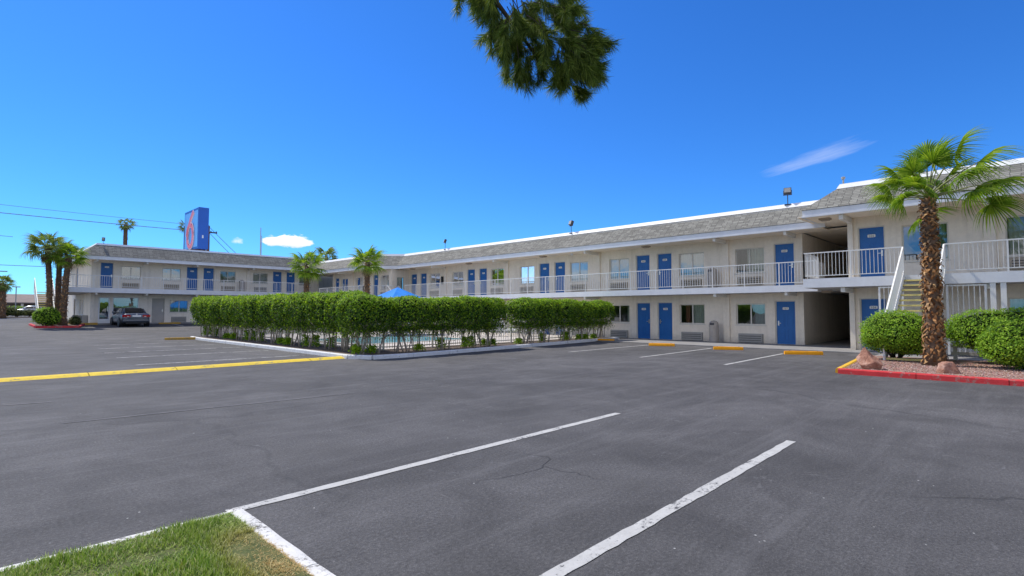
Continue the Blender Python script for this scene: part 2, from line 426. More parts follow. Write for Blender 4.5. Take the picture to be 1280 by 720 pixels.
line(15.4, 6.36, 20.95, 6.50, .10, M['line'], 'white stall line ending at the rightmost yellow wheel stop')
line(15.9, 9.42, 21.9, 9.60, .10, M['line'], 'white stall line ending at the second yellow wheel stop from the right')
line(16.1, 12.62, 22.0, 12.60, .10, M['line'], 'white stall line nearest the end of the hedge')
for i, (a, b_, v0, v1) in enumerate([(4.2, 8.3, 30.6, 30.4), (3.9, 8.4, 27.6, 27.4), (3.7, 8.5, 24.7, 24.5), (3.6, 8.5, 21.8, 21.7), (3.5, 8.6, 18.5, 18.4)]):
    line(a, v0, b_, v1, .14, M['faint_line'], '%s faded stall line from the yellow speed bump beside the left hedge' % ORD[4 - i])
for i, (u, v) in enumerate([(11.75, 46.2), (14.6, 46.2)]):
    line(u, v, u, v + 3.9, .10, M['line'], '%s short white stall line right of the parked sedan at the office wing' % ORD[i])
for i, (a, b_, c, d_) in enumerate([(1.0, 9.6, 5.2, 9.2), (-.4, 12.3, 1.1, 12.0)]):
    line(a, b_, c, d_, .05, M['ghost'], ['ghost of a removed stripe on bare asphalt left of centre', 'pale smear of old paint near the left edge below the yellow bump'][i])

# yellow speed bump in segments
sb = MB(); rr = random.Random(3)
x = -7.0
while x < 8.95:
    x2 = min(x + 1.83, 8.98)
    yv = 16.45 + rr.uniform(-.02, .02)
    hw = .62 if False else .30
    prof = [(-hw, 0.0), (-hw*.55, .045), (0, .06), (hw*.55, .045), (hw, 0.0)]
    n0 = len(sb.v)
    for xx in (x + .008, x2 - .008):
        for (dy, dz) in prof: sb.v.append((xx, yv + dy, dz + .002))
    for k in range(4): sb.f.append((n0+k, n0+5+k, n0+6+k, n0+k+1)); sb.m.append(0)
    sb.f.append((n0, n0+1, n0+2, n0+3, n0+4)); sb.m.append(0); sb.f.append((n0+9, n0+8, n0+7, n0+6, n0+5)); sb.m.append(0)
    x = x2
tag(sb.build('speed_bump', M['yellow_bump']), 'long yellow painted speed bump crossing the lot up to the hedge corner', 'speed bump')

def kerb_mesh(path, wd, h, seglen=3.0, gap=.012, base=-.05, zf=ground_z, jag=.004, closed=False):
    """concrete kerb along a path (left side of the path is the outer face), split by joints"""
    k = MB(); rr = random.Random(5)
    for i in range(len(path) - 1):
        a = Vector((*path[i], 0)); b = Vector((*path[i+1], 0)); d = b - a; ln = d.length; d.normalize(); s = Vector((-d.y, d.x, 0))
        n = max(1, round(ln / seglen))
        for q in range(n):
            t0 = ln * q / n + (gap / 2 if q else -wd * .0); t1 = ln * (q + 1) / n - (gap / 2 if q < n - 1 else 0)
            if i < len(path) - 2 and q == n - 1: t1 += 0
            m_ = max(2, int((t1 - t0) / .25)); n0 = len(k.v)
            for r_ in range(m_ + 1):
                p = a + d * lerp(t0, t1, r_ / m_); j1, j2 = rr.uniform(-jag, jag), rr.uniform(-jag, jag)
                for (off, hh) in ((-wd/2 - .015 + j1, base), (-wd/2 + j1, h * .8), (-wd/2 + .03 + j1, h), (wd/2 - .03 + j2, h), (wd/2 + j2, h * .8), (wd/2 + .015 + j2, base)):
                    pp = p + s * off; k.v.append((pp.x, pp.y, zf(pp.x, pp.y) + hh))
            for r_ in range(m_):
                for c in range(5): k.f.append((n0+r_*6+c, n0+(r_+1)*6+c, n0+(r_+1)*6+c+1, n0+r_*6+c+1)); k.m.append(0)
            k.f.append(tuple(n0 + c for c in range(6))); k.m.append(0)
            k.f.append(tuple(n0 + m_*6 + c for c in reversed(range(6)))); k.m.append(0)
    return k
# grass patch edging
tag(kerb_mesh([(-6, 4.38), (1.44, 4.38)], .075, .03, 3.2, jag=.008).build('kerb', M['white_kerb']), 'worn white kerb along the far edge of the grass patch', 'kerb', kind='structure')
tag(kerb_mesh([(1.49, 4.42), (1.49, -6)], .10, .03, 1.3, jag=.008).build('kerb', M['white_kerb']), 'worn white kerb along the right edge of the grass patch', 'kerb', kind='structure')

# ------------------------------------------------------------------ grass patch
def soil_mat():
    m, nt, b = mat('lawn_soil'); p = wpos(nt)
    col = ramp(nt, noise(nt, p, 9, 6, .7), [(.3, (.05,.075,.015)), (.55, (.11,.13,.035)), (.8, (.26,.21,.09))])
    L(nt, col, b.inputs['Base Color']); b.inputs['Roughness'].default_value = 1; bump(nt, b, noise(nt, p, 40, 5, .7), .8, .03); return m
mb = MB(); mb.box((-6, -6, -.1), (1.435, 4.33, .03))
tag(mb.build('lawn_bed', soil_mat()), 'soil under the corner patch of grass', 'ground', kind='structure')
gm_, nt2, b2 = mat('grass_blades')
g = N(nt2, 'ShaderNodeNewGeometry')
dry = N(nt2, 'ShaderNodeAttribute'); dry.attribute_name = 'dry'
cg = ramp(nt2, g.outputs['Random Per Island'], [(.05, (.08,.17,.015)), (.4, (.22,.36,.03)), (.75, (.36,.48,.07)), (.95, (.58,.60,.28))])
cd = ramp(nt2, g.outputs['Random Per Island'], [(.05, (.34,.22,.07)), (.5, (.60,.42,.15)), (.9, (.74,.60,.28))])
cc = mix(nt2, dry.outputs['Fac'], cg, cd)
L(nt2, cc, b2.inputs['Base Color']); b2.inputs['Roughness'].default_value = .6; b2.inputs['Specular IOR Level'].default_value = .3
tr = N(nt2, 'ShaderNodeBsdfTranslucent'); L(nt2, cc, tr.inputs[0])
ms = N(nt2, 'ShaderNodeMixShader'); ms.inputs[0].default_value = .3; L(nt2, b2.outputs[0], ms.inputs[1]); L(nt2, tr.outputs[0], ms.inputs[2]); L(nt2, ms.outputs[0], nt2.nodes['Material Output'].inputs[0])
rr = random.Random(11); gv = []; gf = []; gd = []
def blade(x, y, h, lean, wd, dryv):
    a = rr.uniform(0, 6.283); dx, dy = math.cos(a), math.sin(a); b = a + 1.57 + rr.uniform(-.6, .6); sx, sy = math.cos(b) * wd, math.sin(b) * wd
    n = len(gv); l1 = lean * .35; l2 = lean
    gv.extend([(x - sx, y - sy, .02), (x + sx, y + sy, .02), (x - sx*.8 + dx*l1, y - sy*.8 + dy*l1, .02 + h*.6), (x + sx*.8 + dx*l1, y + sy*.8 + dy*l1, .02 + h*.6), (x + dx*l2, y + dy*l2, .02 + h)])
    gf.extend([(n, n+1, n+3, n+2), (n+2, n+3, n+4)]); gd.extend([dryv] * 5)
cnt = 0
while cnt < 78000:
    q_ = rr.random()
    if q_ < .12: x = 1.44 - abs(rr.gauss(0, .06)); y = rr.uniform(2.3, 4.35)
    elif q_ < .88: x = rr.uniform(-1.1, 1.46); y = rr.uniform(2.3, 4.37)
    else: x = rr.uniform(-3.5, 1.46); y = rr.uniform(-.5, 4.37)
    clump = mnoise.noise(Vector((x*3.2, y*3.2, 0))); cl2 = mnoise.noise(Vector((x*9, y*9, 4)))
    if rr.random() > .74 + clump * .5 + cl2 * .35: continue
    e = min(1.46 - x, 4.40 - y)
    dryv = min(1, max(0, sstep(.42, .08, 1.46 - x) * sstep(4.25, 3.5, y) * 1.0 + .06 * sstep(.1, .5, mnoise.noise(Vector((x*2.1, y*2.1, 9)))) + (.5 if rr.random() < .06 else 0)))
    h = rr.uniform(.018, .052) * (1 + clump * .8) * (.45 if dryv > .5 else 1) * (.7 if e < .10 else 1)
    blade(x, y, h, rr.uniform(.005, .045), rr.uniform(.0016, .0034), dryv); cnt += 1
me = bpy.data.meshes.new('grass'); me.from_pydata(gv, [], gf); me.materials.append(gm_)
at = me.attributes.new('dry', 'FLOAT', 'POINT'); at.data.foreach_set('value', gd)
o = bpy.data.objects.new('grass', me); COL.objects.link(o)
tag(o, 'patchy green and straw coloured lawn grass inside the white kerb corner', 'grass', kind='stuff')

# ------------------------------------------------------------------ motel
motel = empty('motel_building', 'two storey beige motel with blue doors, grey shingle roof and white railings', 'building', (26.5, 20, 0))
def mpart(mbb, name, mats, parent=None, label=None, **kw):
    """children keep world coordinates: build in world space, offset by the root"""
    o = mbb.build(name, mats, None, **kw)
    o.parent = parent or motel
    o.matrix_parent_inverse = Matrix.Identity(4)
    if parent is None: o.location = (-26.5, -20, 0)
    if label: o['label'] = label
    return o

class Face:
    """a facade plane; s runs along it, d is depth into the building"""
    def __init__(s, kind, plane): s.kind = kind; s.p = plane
    def P(s, a, d, z): return (s.p + d, a, z) if s.kind == 'U' else (a, s.p + d, z)
    def box(s, mbb, s0, d0, z0, s1, d1, z1, m=0): mbb.box(s.P(s0, d0, z0), s.P(s1, d1, z1), m)
    def quad(s, mbb, pts, m=0): mbb.quad(*[s.P(*p) for p in pts], m)
    @property
    def sg(s): return -1 if s.kind == 'U' else 1     # reading direction along s

def wall_openings(F, s0, s1, z0, z1, ops, mbb, depth=.16):
    S = sorted({s0, s1} | {a for o in ops for a in (o[0], o[1]) if s0 < a < s1}); Z = sorted({z0, z1} | {a for o in ops for a in (o[2], o[3]) if z0 < a < z1})
    for i in range(len(S)-1):
        for j in range(len(Z)-1):
            cs, cz = (S[i]+S[i+1])/2, (Z[j]+Z[j+1])/2
            if any(o[0] < cs < o[1] and o[2] < cz < o[3] for o in ops): continue
            F.quad(mbb, [(S[i], 0, Z[j]), (S[i+1], 0, Z[j]), (S[i+1], 0, Z[j+1]), (S[i], 0, Z[j+1])])
    for a, b, c, d in ops:
        F.quad(mbb, [(a,0,c),(a,depth,c),(a,depth,d),(a,0,d)]); F.quad(mbb, [(b,0,c),(b,depth,c),(b,depth,d),(b,0,d)])
        F.quad(mbb, [(a,0,d),(b,0,d),(b,depth,d),(a,depth,d)]); F.quad(mbb, [(a,0,c),(b,0,c),(b,depth,c),(a,depth,c)])

_glyph = {}
def glyph(ch):
    if ch not in _glyph:
        cu = bpy.data.curves.new('g', 'FONT'); cu.body = ch; cu.size = 1; cu.resolution_u = 2
        ob = bpy.data.objects.new('g', cu); COL.objects.link(ob)
        dg = bpy.context.evaluated_depsgraph_get(); me = bpy.data.meshes.new_from_object(ob.evaluated_get(dg))
        _glyph[ch] = ([v.co.copy() for v in me.vertices], [tuple(p.vertices) for p in me.polygons])
        bpy.data.objects.remove(ob); bpy.data.curves.remove(cu); bpy.data.meshes.remove(me)
    return _glyph[ch]
def text(mbb, F, txt, sc, d, zc, size, m):
    adv = .56 * size; x0 = -adv * len(txt) / 2
    for i, ch in enumerate(txt):
        vs, fs = glyph(ch)
        mbb.add([F.P(sc + F.sg * (x0 + i * adv + v.x * size), d, zc - .36 * size + v.y * size) for v in vs], fs, m)

def rounded_plate(mbb, F, sc, zc, wd, h, d0, d1, r=.03, m=0):
    pts = []
    for cx, cz, a0 in ((wd/2-r, h/2-r, 0), (-wd/2+r, h/2-r, 90), (-wd/2+r, -h/2+r, 180), (wd/2-r, -h/2+r, 270)):
        for k in range(4): a = R(a0 + 30*k); pts.append((cx + r*math.cos(a), cz + r*math.sin(a)))
    n = len(pts); vs = [F.P(sc+p[0], d0, zc+p[1]) for p in pts] + [F.P(sc+p[0], d1, zc+p[1]) for p in pts]
    mbb.add(vs, [tuple(range(n))] + [(i, (i+1) % n, n+(i+1) % n, n+i) for i in range(n)], m)

def make_door(F, s0, s1, z0, z1, num=None, hinge=1, mt='blue', label=None):
    """panelled slab with frame; hinge=1 puts the lever on the low-s side"""
    d = MB(); dd = .09
    F.box(d, s0+.045, dd, z0+.02, s1-.045, dd+.045, z1-.045)
    wd = s1 - s0 - .09; c = (s0+s1)/2
    if mt == 'blue':
        for sx in (-1, 1):
            pc = c + sx * wd * .23
            for (a, b) in ((.10, .34), (.40, .70), (.76, .93)):
                za, zb = lerp(z0, z1, a), lerp(z0, z1, b); hw = wd * .165
                F.box(d, pc-hw, dd-.012, za, pc+hw, dd+.001, za+.025); F.box(d, pc-hw, dd-.012, zb-.025, pc+hw, dd+.001, zb)
                F.box(d, pc-hw, dd-.0119, za+.026, pc-hw+.025, dd+.001, zb-.026); F.box(d, pc+hw-.025, dd-.0119, za+.026, pc+hw, dd+.001, zb-.026)
                F.box(d, pc-hw+.055, dd-.008, za+.06, pc+hw-.055, dd+.001, zb-.06)
    do = mpart(d, 'door', M[mt], label=label)
    f = MB()
    F.box(f, s0, .05, z0, s0+.043, .15, z1); F.box(f, s1-.043, .05, z0, s1, .15, z1); F.box(f, s0+.044, .05, z1-.043, s1-.044, .15, z1)
    F.box(f, s0+.044, .03, z0, s1-.044, .16, z0+.018)
    def sub(mbx, nm, mats, **kw):
        o = mbx.build(nm, mats, None, **kw); o.parent = do
        return o
    sub(f, 'door_frame', M['frame'] if mt == 'blue' else M['greydoor'])
    hs_ = s0 + .12 if hinge > 0 else s1 - .12
    h = MB(); zc = z0 + .98
    F.box(h, hs_-.03, dd-.012, zc-.11, hs_+.03, dd-.001, zc+.11); F.box(h, hs_-.012, dd-.06, zc-.015, hs_+.012, dd-.012, zc+.015)
    F.box(h, hs_-.02, dd-.075, zc-.012, hs_ + .12*hinge, dd-.055, zc+.012)
    sub(h, 'handle', M['chrome'])
    if num:
        p = MB(); zn = z0 + (z1-z0) * .82
        rounded_plate(p, F, c, zn, .26, .115, dd-.022, dd-.012)
        text(p, F, num, c, dd-.0245, zn, .115, 1)
        sub(p, 'number_plate', [M['plate'], M['ink']])
    return do

def make_window(F, s0, s1, z0, z1, style=0, frame='frame', seed=0, label=None):
    rr = random.Random(seed); fr = MB(); dd = .07; t = .05
    F.box(fr, s0, dd, z0, s0+t, dd+.06, z1); F.box(fr, s1-t, dd, z0, s1, dd+.06, z1)
    F.box(fr, s0+t+.001, dd, z1-t, s1-t-.001, dd+.06, z1); F.box(fr, s0+t+.001, dd, z0, s1-t-.001, dd+.06, z0+t)
    c = (s0+s1)/2 + rr.uniform(-.04, .04); F.box(fr, c-.028, dd+.005, z0+t+.001, c+.028, dd+.055, z1-t-.001)
    F.box(fr, s0-.04, -.035, z0-.045, s1+.04, dd+.02, z0-.002)
    wo = mpart(fr, 'window', M[frame], label=label)
    g = MB(); F.quad(g, [(s0+t,dd+.03,z0+t),(s1-t,dd+.03,z0+t),(s1-t,dd+.03,z1-t),(s0+t,dd+.03,z1-t)])
    o = g.build('pane', M['glass_dark'] if style in (3, 4) else M['glass']); o.parent = wo
    cu = MB()
    def sheet(a, b, m=0):
        n = max(8, int((b-a)/.022)); n0 = len(cu.v); ph = rr.uniform(0, 6)
        for i in range(n+1):
            s = lerp(a, b, i/n); off = .22 + .035*math.sin(s*46+ph) + .012*math.sin(s*97+ph*2)
            cu.v.append(F.P(s, off, z0+.02)); cu.v.append(F.P(s, off, z1-.02))
        for i in range(n): cu.f.append((n0+2*i, n0+2*i+2, n0+2*i+3, n0+2*i+1)); cu.m.append(m)
    wd = s1 - s0
    if style == 0: sheet(s0+.02, s0+wd*.46); sheet(s0+wd*.56, s1-.02)
    elif style == 1: sheet(s0+.02, s0+wd*.62)
    elif style == 2: sheet(s0+wd*.35, s1-.02)
    elif style == 3: sheet(s0+.02, s1-.02)
    elif style == 4: sheet(s0+.02, s0+wd*.4)
    elif style == 5: sheet(s0+.02, s0+wd*.5); sheet(s0+wd*.62, s0+wd*.8, 1)
    elif style == 6: sheet(s0+.02, s0+wd*.18)
    o = cu.build('curtain', [M['curtain_pale'] if style in (3,) else M['curtain'], M['curtain_dark']], smooth=True); o.parent = wo
    return wo

def make_ac(F, s0, s1, z0, z1, mt='ac'):
    a = MB(); F.box(a, s0, -.10, z0, s1, .05, z1)
    F.box(a, s0-.02, -.03, z0-.02, s1+.02, -.001, z1+.02)
    n = 7
    for i in range(n):
        zz = lerp(z0+.05, z1-.05, i/(n-1)); F.box(a, s0+.05, -.112, zz-.012, s1-.05, -.101, zz+.012, 1 if i % 2 else 0)
    return mpart(a, 'air_conditioner', [M[mt], M['acdark']])

def make_rail(path, z, h=1.02, post=1.5, name='railing', pick=.125, label=None, endposts=True, drop=.30, closepick=True):
    r = MB()
    for i in range(len(path)-1):
        a = Vector((*path[i], 0)); b = Vector((*path[i+1], 0)); d = b - a; ln = d.length; d.normalize()
        up = Vector((0,0,1))
        r.bar(a + up*(z+h-.02), b + up*(z+h-.02), .045, .04); r.bar(a + up*(z+.11), b + up*(z+.11), .03, .03)
        n = max(1, round(ln/post))
        for k in range(n+1):
            p = a + d*(ln*k/n); r.box((p.x-.022, p.y-.022, z-drop), (p.x+.022, p.y+.022, z+h-.005))
        m_ = int(ln/pick)
        for k in range(1, m_):
            p = a + d*(ln*k/m_); r.box((p.x-.008, p.y-.008, z+.1), (p.x+.008, p.y+.008, z+h-.03))
    return mpart(r, name, M['rail'], label=label)

def mansard(front, label, z_fa, fh, zr, run, cap=.17, depth_cap=.4, close_back=None):
    """roof edge along a plan polyline (building on the right-hand side of travel): fascia, shingled slope, ridge cap"""
    pts = [Vector((*p, 0)) for p in front]; n = len(pts); offs = []
    for i in range(n):
        dirs = []
        if i > 0: dirs.append((pts[i]-pts[i-1]).normalized())
        if i < n-1: dirs.append((pts[i+1]-pts[i]).normalized())
        nrm = [Vector((d.y, -d.x, 0)) for d in dirs]
        if len(nrm) == 2:
            s = (nrm[0] + nrm[1]); offs.append(s / (s.dot(nrm[0])))
        else: offs.append(nrm[0])
    def at(i, o, z): p = pts[i] + offs[i]*o; return (p.x, p.y, z)
    sh = MB(); fa = MB(); ca = MB(); acc = random.uniform(0, 5)
    sl = math.hypot(run, zr - z_fa - fh)
    for i in range(n-1):
        ln = (pts[i+1]-pts[i]).length
        e0 = (Vector(at(i, run, 0)) - Vector(at(i, 0, 0))).dot((pts[i+1]-pts[i]).normalized()); e1 = (Vector(at(i+1, run, 0)) - Vector(at(i+1, 0, 0))).dot((pts[i+1]-pts[i]).normalized())
        sh.quad(at(i, -.03, z_fa+fh-.01), at(i+1, -.03, z_fa+fh-.01), at(i+1, run, zr), at(i, run, zr), 0, [(acc, 0), (acc+ln, 0), (acc+ln+e1, sl), (acc+e0, sl)])
        acc += ln
        for (o0, z0, o1, z1) in ((0, z_fa, 0, z_fa+fh-.02), (.05, z_fa, .05, z_fa+fh-.05), ): fa.quad(at(i, o0, z0), at(i+1, o0, z0), at(i+1, o1, z1), at(i, o1, z1))
        fa.quad(at(i, 0, z_fa), at(i+1, 0, z_fa), at(i+1, .05, z_fa), at(i, .05, z_fa))
        fa.quad(at(i, -.025, z_fa-.001), at(i+1, -.025, z_fa-.001), at(i+1, -.025, z_fa+.06), at(i, -.025, z_fa+.06)); fa.quad(at(i, -.025, z_fa+.06), at(i+1, -.025, z_fa+.06), at(i+1, .0, z_fa+.065), at(i, .0, z_fa+.065)); fa.quad(at(i, -.025, z_fa-.001), at(i+1, -.025, z_fa-.001), at(i+1, .0, z_fa-.001), at(i, .0, z_fa-.001))
        ca.quad(at(i, run-.04, zr-.02), at(i+1, run-.04, zr-.02), at(i+1, run+.06, zr+cap), at(i, run+.06, zr+cap)); ca.quad(at(i, run+.06, zr+cap), at(i+1, run+.06, zr+cap), at(i+1, run+depth_cap, zr+cap-.01), at(i, run+depth_cap, zr+cap-.01)); ca.quad(at(i, run+depth_cap, zr+cap-.01), at(i+1, run+depth_cap, zr+cap-.01), at(i+1, run+depth_cap, zr-.15), at(i, run+depth_cap, zr-.15))
    ro = mpart(sh, 'roof', M['shingle'], label=label)
    for mbx, nm, mt in ((fa, 'fascia', 'trim'), (ca, 'ridge_cap', 'cap')):
        o = mbx.build(nm, M[mt]); o.parent = ro
    return ro

def slab(name, poly, z0, z1, mt, label=None, edge=None):
    """horizontal slab from a plan polygon"""
    s = MB(); n = len(poly)
    vs = [(p[0], p[1], z0) for p in poly] + [(p[0], p[1], z1) for p in poly]
    s.add(vs, [tuple(reversed(range(n))), tuple(range(n, 2*n))], 0)
    s.add(vs, [(i, (i+1) % n, n+(i+1) % n, n+i) for i in range(n)], 1)
    return mpart(s, name, [M[mt], M[edge or mt]], label=label)

DEPTH = 13.0
# ---- long wing (B) facing the lot -------------------------------------------------
FB = Face('U', 26.5); ZD = 2.69
doorsB = [(7.64,8.53),(13.72,14.60),(15.04,15.92),(21.02,21.90),(22.33,23.22),(28.27,29.12),(29.57,30.45),(35.52,36.38),(36.86,37.70)]
winsB = [(8.96,10.34),(11.93,13.31),(16.36,17.70),(19.26,20.64),(23.64,24.96),(26.52,27.89),(30.88,32.24),(33.74,35.12)]
stl_up = [1,3,3,3,0,4,0,0]; stl_lo = [4,5,6,0,2,0,1,0]
ops = []
for (a, b) in doorsB: ops += [(a, b, .02, 2.05), (a, b, ZD, ZD+2.04)]
for (a, b) in winsB: ops += [(a, b, .90, 1.93), (a, b, 3.42, 4.62)]
mb = MB(); wall_openings(FB, 7.3, 37.95, 0, 5.12, ops, mb)
mb.quad((26.5, 7.3, 0), (39.5, 7.3, 0), (39.5, 7.3, 5.12), (26.5, 7.3, 5.12)); mb.quad((39.5, 7.3, 0), (39.5, 51, 0), (39.5, 51, 6.3), (39.5, 7.3, 6.3))
for (a, b) in ((10.63, 10.94), (18.32, 18.60), (26.0, 26.26), (32.85, 33.12)): FB.box(mb, a, -.09, 0, b, -.002, 2.38); FB.box(mb, a, -.09, ZD+.003, b, -.002, 5.09)
mpart(mb, 'wall', M['wall'], label='long beige facade of the right wing with blue doors')
for i, (a, b) in enumerate(doorsB):
    hinge = -1 if i % 2 == 0 else 1
    hinge = {0: -1, 1: 1, 2: -1}.get(i, hinge)
    if i == 0: hinge = -1
    make_door(FB, a, b, ZD, ZD+2.04, str(207 + i), -hinge if i else 1)
    make_door(FB, a, b, .02, 2.05, str(107 + i), -hinge if i else -1)
for i, (a, b) in enumerate(winsB):
    make_window(FB, a, b, 3.42, 4.62, stl_up[i], seed=i); make_window(FB, a, b, .90, 1.93, stl_lo[i], seed=40+i)
    c = (a+b)/2; make_ac(FB, c-.56, c+.56, .06, .46); make_ac(FB, c-.56, c+.56, ZD+.15, ZD+.52, 'ac_tan')
# deck (upper walkway), roof
slab('walkway', [(25.0, 6.35), (26.5, 6.35), (26.5, 37.95), (25.0, 37.95)], 2.40, ZD, 'deck', 'upper walkway of the long wing', 'trim')
slab('ceiling', [(25.04, 6.2), (26.5, 6.2), (26.5, 37.95), (25.04, 37.95)], 5.10, 5.14, 'soffit', 'eave soffit of the long wing')
make_rail([(25.03, 6.35), (25.03, 36.4)], ZD, post=1.49, label='white picket railing of the long wing upper walkway')
# ---- right wing (D) with stairs -----------------------------------------------------
FD = Face('U', 24.6); ZE = 2.82
opsD = [(3.88, 4.77, .04, 2.07), (3.88, 4.77, ZE, ZE+2.05), (1.98, 3.36, 3.42, 4.78), (-.95, .49, 3.42, 4.78), (-.95, .49, .9, 2.01), (-3.2, -1.9, 3.42, 4.78)]
mb = MB(); wall_openings(FD, -9, 5.12, 0, 5.28, opsD, mb)
mb.quad((24.6, 5.12, 0), (37.6, 5.12, 0), (37.6, 5.12, 5.28), (24.6, 5.12, 5.28)); mb.quad((37.6, -9, 0), (37.6, 5.12, 0), (37.6, 5.12, 6.3), (37.6, -9, 6.3)); mb.quad((24.6, -9, 0), (37.6, -9, 0), (37.6, -9, 6.3), (24.6, -9, 6.3))
for (a, b) in ((4.92, 5.10), (.72, 1.03), (-4.6, -4.3)): FD.box(mb, a, -.10, 0, b, -.002, 2.45); FD.box(mb, a, -.10, ZE+.003, b, -.002, 5.22)
mpart(mb, 'wall', M['wall'], label='beige facade of the near right wing beside the stairs')
make_door(FD, 3.88, 4.77, ZE, ZE+2.05, '206', 1); make_door(FD, 3.88, 4.77, .04, 2.07, '106', -1)
make_window(FD, 1.98, 3.36, 3.42, 4.78, 4, seed=77); make_window(FD, -.95, .49, 3.42, 4.78, 0, seed=78); make_window(FD, -.95, .49, .9, 2.01, 3, seed=79); make_window(FD, -3.2, -1.9, 3.42, 4.78, 0, seed=80)
make_ac(FD, -.7, .4, ZE+.15, ZE+.52, 'ac_tan')
slab('walkway', [(23.0, -9), (24.6, -9), (24.6, 5.12), (25.02, 5.12), (25.02, 6.34), (23.0, 6.34)], 2.47, ZE, 'deck', 'upper walkway of the near right wing', 'trim')
slab('ceiling', [(23.04, -9), (24.6, -9), (24.6, 5.12), (26.5, 5.12), (26.5, 6.5), (23.04, 6.5)], 5.26, 5.30, 'soffit', 'eave soffit of the near right wing')
make_rail([(25.0, 6.30), (23.03, 6.30), (23.03, 3.13)], ZE, label='white picket railing above the lower door left of the stairs', pick=.12)
make_rail([(23.03, 1.97), (23.03, -8.9)], ZE, post=1.5, label='white picket railing of the near wing right of the stairs', pick=.12)
# breezeway between the wings: rear wall, floors
mb = MB(); mb.box((36.8, 5.12, 0), (37.0, 7.3, 5.2)); mpart(mb, 'wall', M['wall'], label='rear end of the dark breezeway')
slab('walkway', [(25.03, 5.13), (37.0, 5.13), (37.0, 7.29), (26.5, 7.29), (26.5, 6.345), (25.03, 6.345)], 2.44, ZD-.004, 'deck', 'upper breezeway floor')
slab('ceiling', [(26.51, 5.13), (37.0, 5.13), (37.0, 7.29), (26.51, 7.29)], 5.16, 5.2, 'soffit', 'breezeway ceiling')
# ---- corner wing (C) -----------------------------------------------------------------
FC = Face('U', 24.75)
opsC = [(40.03, 40.82, ZD, ZD+2.04), (46.87, 47.62, ZD, ZD+2.04), (38.4, 39.63, 3.42, 4.62), (42.51, 43.76, 3.42, 4.62), (45.21, 46.56, 3.42, 4.62)]
low = [(a, b, .9, 1.93) for a, b in ((38.4, 39.63), (42.51, 43.76), (45.21, 46.56))] + [(a, b, .06, 2.05) for a, b in ((40.03, 40.82), (46.87, 47.62))]
mb = MB(); wall_openings(FC, 37.95, 47.95, 0, 5.12, opsC + low, mb)
FR = Face('V', 37.95); wall_openings(FR, 24.75, 26.5, 0, 5.12, [(25.28, 25.98, 3.35, 4.45)], mb)
for (a, b) in ((44.14, 44.5), (47.7, 47.93)): FC.box(mb, a, -.09, 0, b, -.002, 5.09)
mb.quad((24.75, 47.95, 0), (28, 47.95, 0), (28, 47.95, 5.12), (24.75, 47.95, 5.12))
FK = Face('U', 28.0); wall_openings(FK, 47.95, 51, 0, 5.12, [(48.8, 50.1, 3.3, 4.5)], mb)
mpart(mb, 'wall', M['wall'], label='beige facade of the inner corner behind the pool')
for (a, b), nm in (((40.03, 40.82), 216), ((46.87, 47.62), 217)):
    make_door(FC, a, b, ZD, ZD+2.04, str(nm), 1); make_door(FC, a, b, .06, 2.05, str(nm-100), 1)
for i, (a, b) in enumerate(((38.4, 39.63), (42.51, 43.76), (45.21, 46.56))):
    make_window(FC, a, b, 3.42, 4.62, (0, 1, 0)[i], seed=90+i); make_window(FC, a, b, .9, 1.93, (0, 6, 2)[i], seed=95+i); make_ac(FC, a+.1, b-.1, ZD+.15, ZD+.5, 'ac_tan')
make_window(FR, 25.28, 25.98, 3.35, 4.45, 3, seed=99); make_window(FK, 48.8, 50.1, 3.3, 4.5, 6, seed=100)
slab('walkway', [(23.0, 39.45), (24.75, 37.6), (24.99, 37.6), (24.99, 37.93), (24.75, 37.95), (24.75, 47.95), (28, 47.95), (28, 51), (23.0, 51)], 2.40, ZD, 'deck', 'upper walkway of the inner corner', 'trim')
slab('ceiling', [(23.24, 39.5), (25.04, 37.65), (26.5, 37.96), (24.75, 37.96), (24.75, 47.95), (28, 47.95), (28, 51), (23.24, 51)], 5.10, 5.14, 'soffit', 'eave soffit of the inner corner')
make_rail([(23.03, 47.3), (23.03, 39.5), (24.72, 37.7)], ZD, label='white picket railing of the inner corner walkway')
# roofs of B + C (one run), D
mansard([(25.0, 6.0), (25.0, 37.6), (23.2, 39.5), (23.2, 50.2)], 'long grey shingle roof edge of the right wing and inner corner', 5.08, .30, 6.28, 1.02)
mansard([(23.0, -9), (23.0, 6.31), (27.5, 6.31)], 'grey shingle roof edge of the near right wing', 5.24, .30, 6.42, 1.02)
slab('flat_roof', [(25.9, 5.5), (39.5, 5.5), (39.5, 51), (25.9, 51)], 6.1, 6.2, 'flatroof')
slab('flat_roof', [(23.9, -9), (37.6, -9), (37.6, 5.45), (23.9, 5.45)], 6.2, 6.32, 'flatroof')
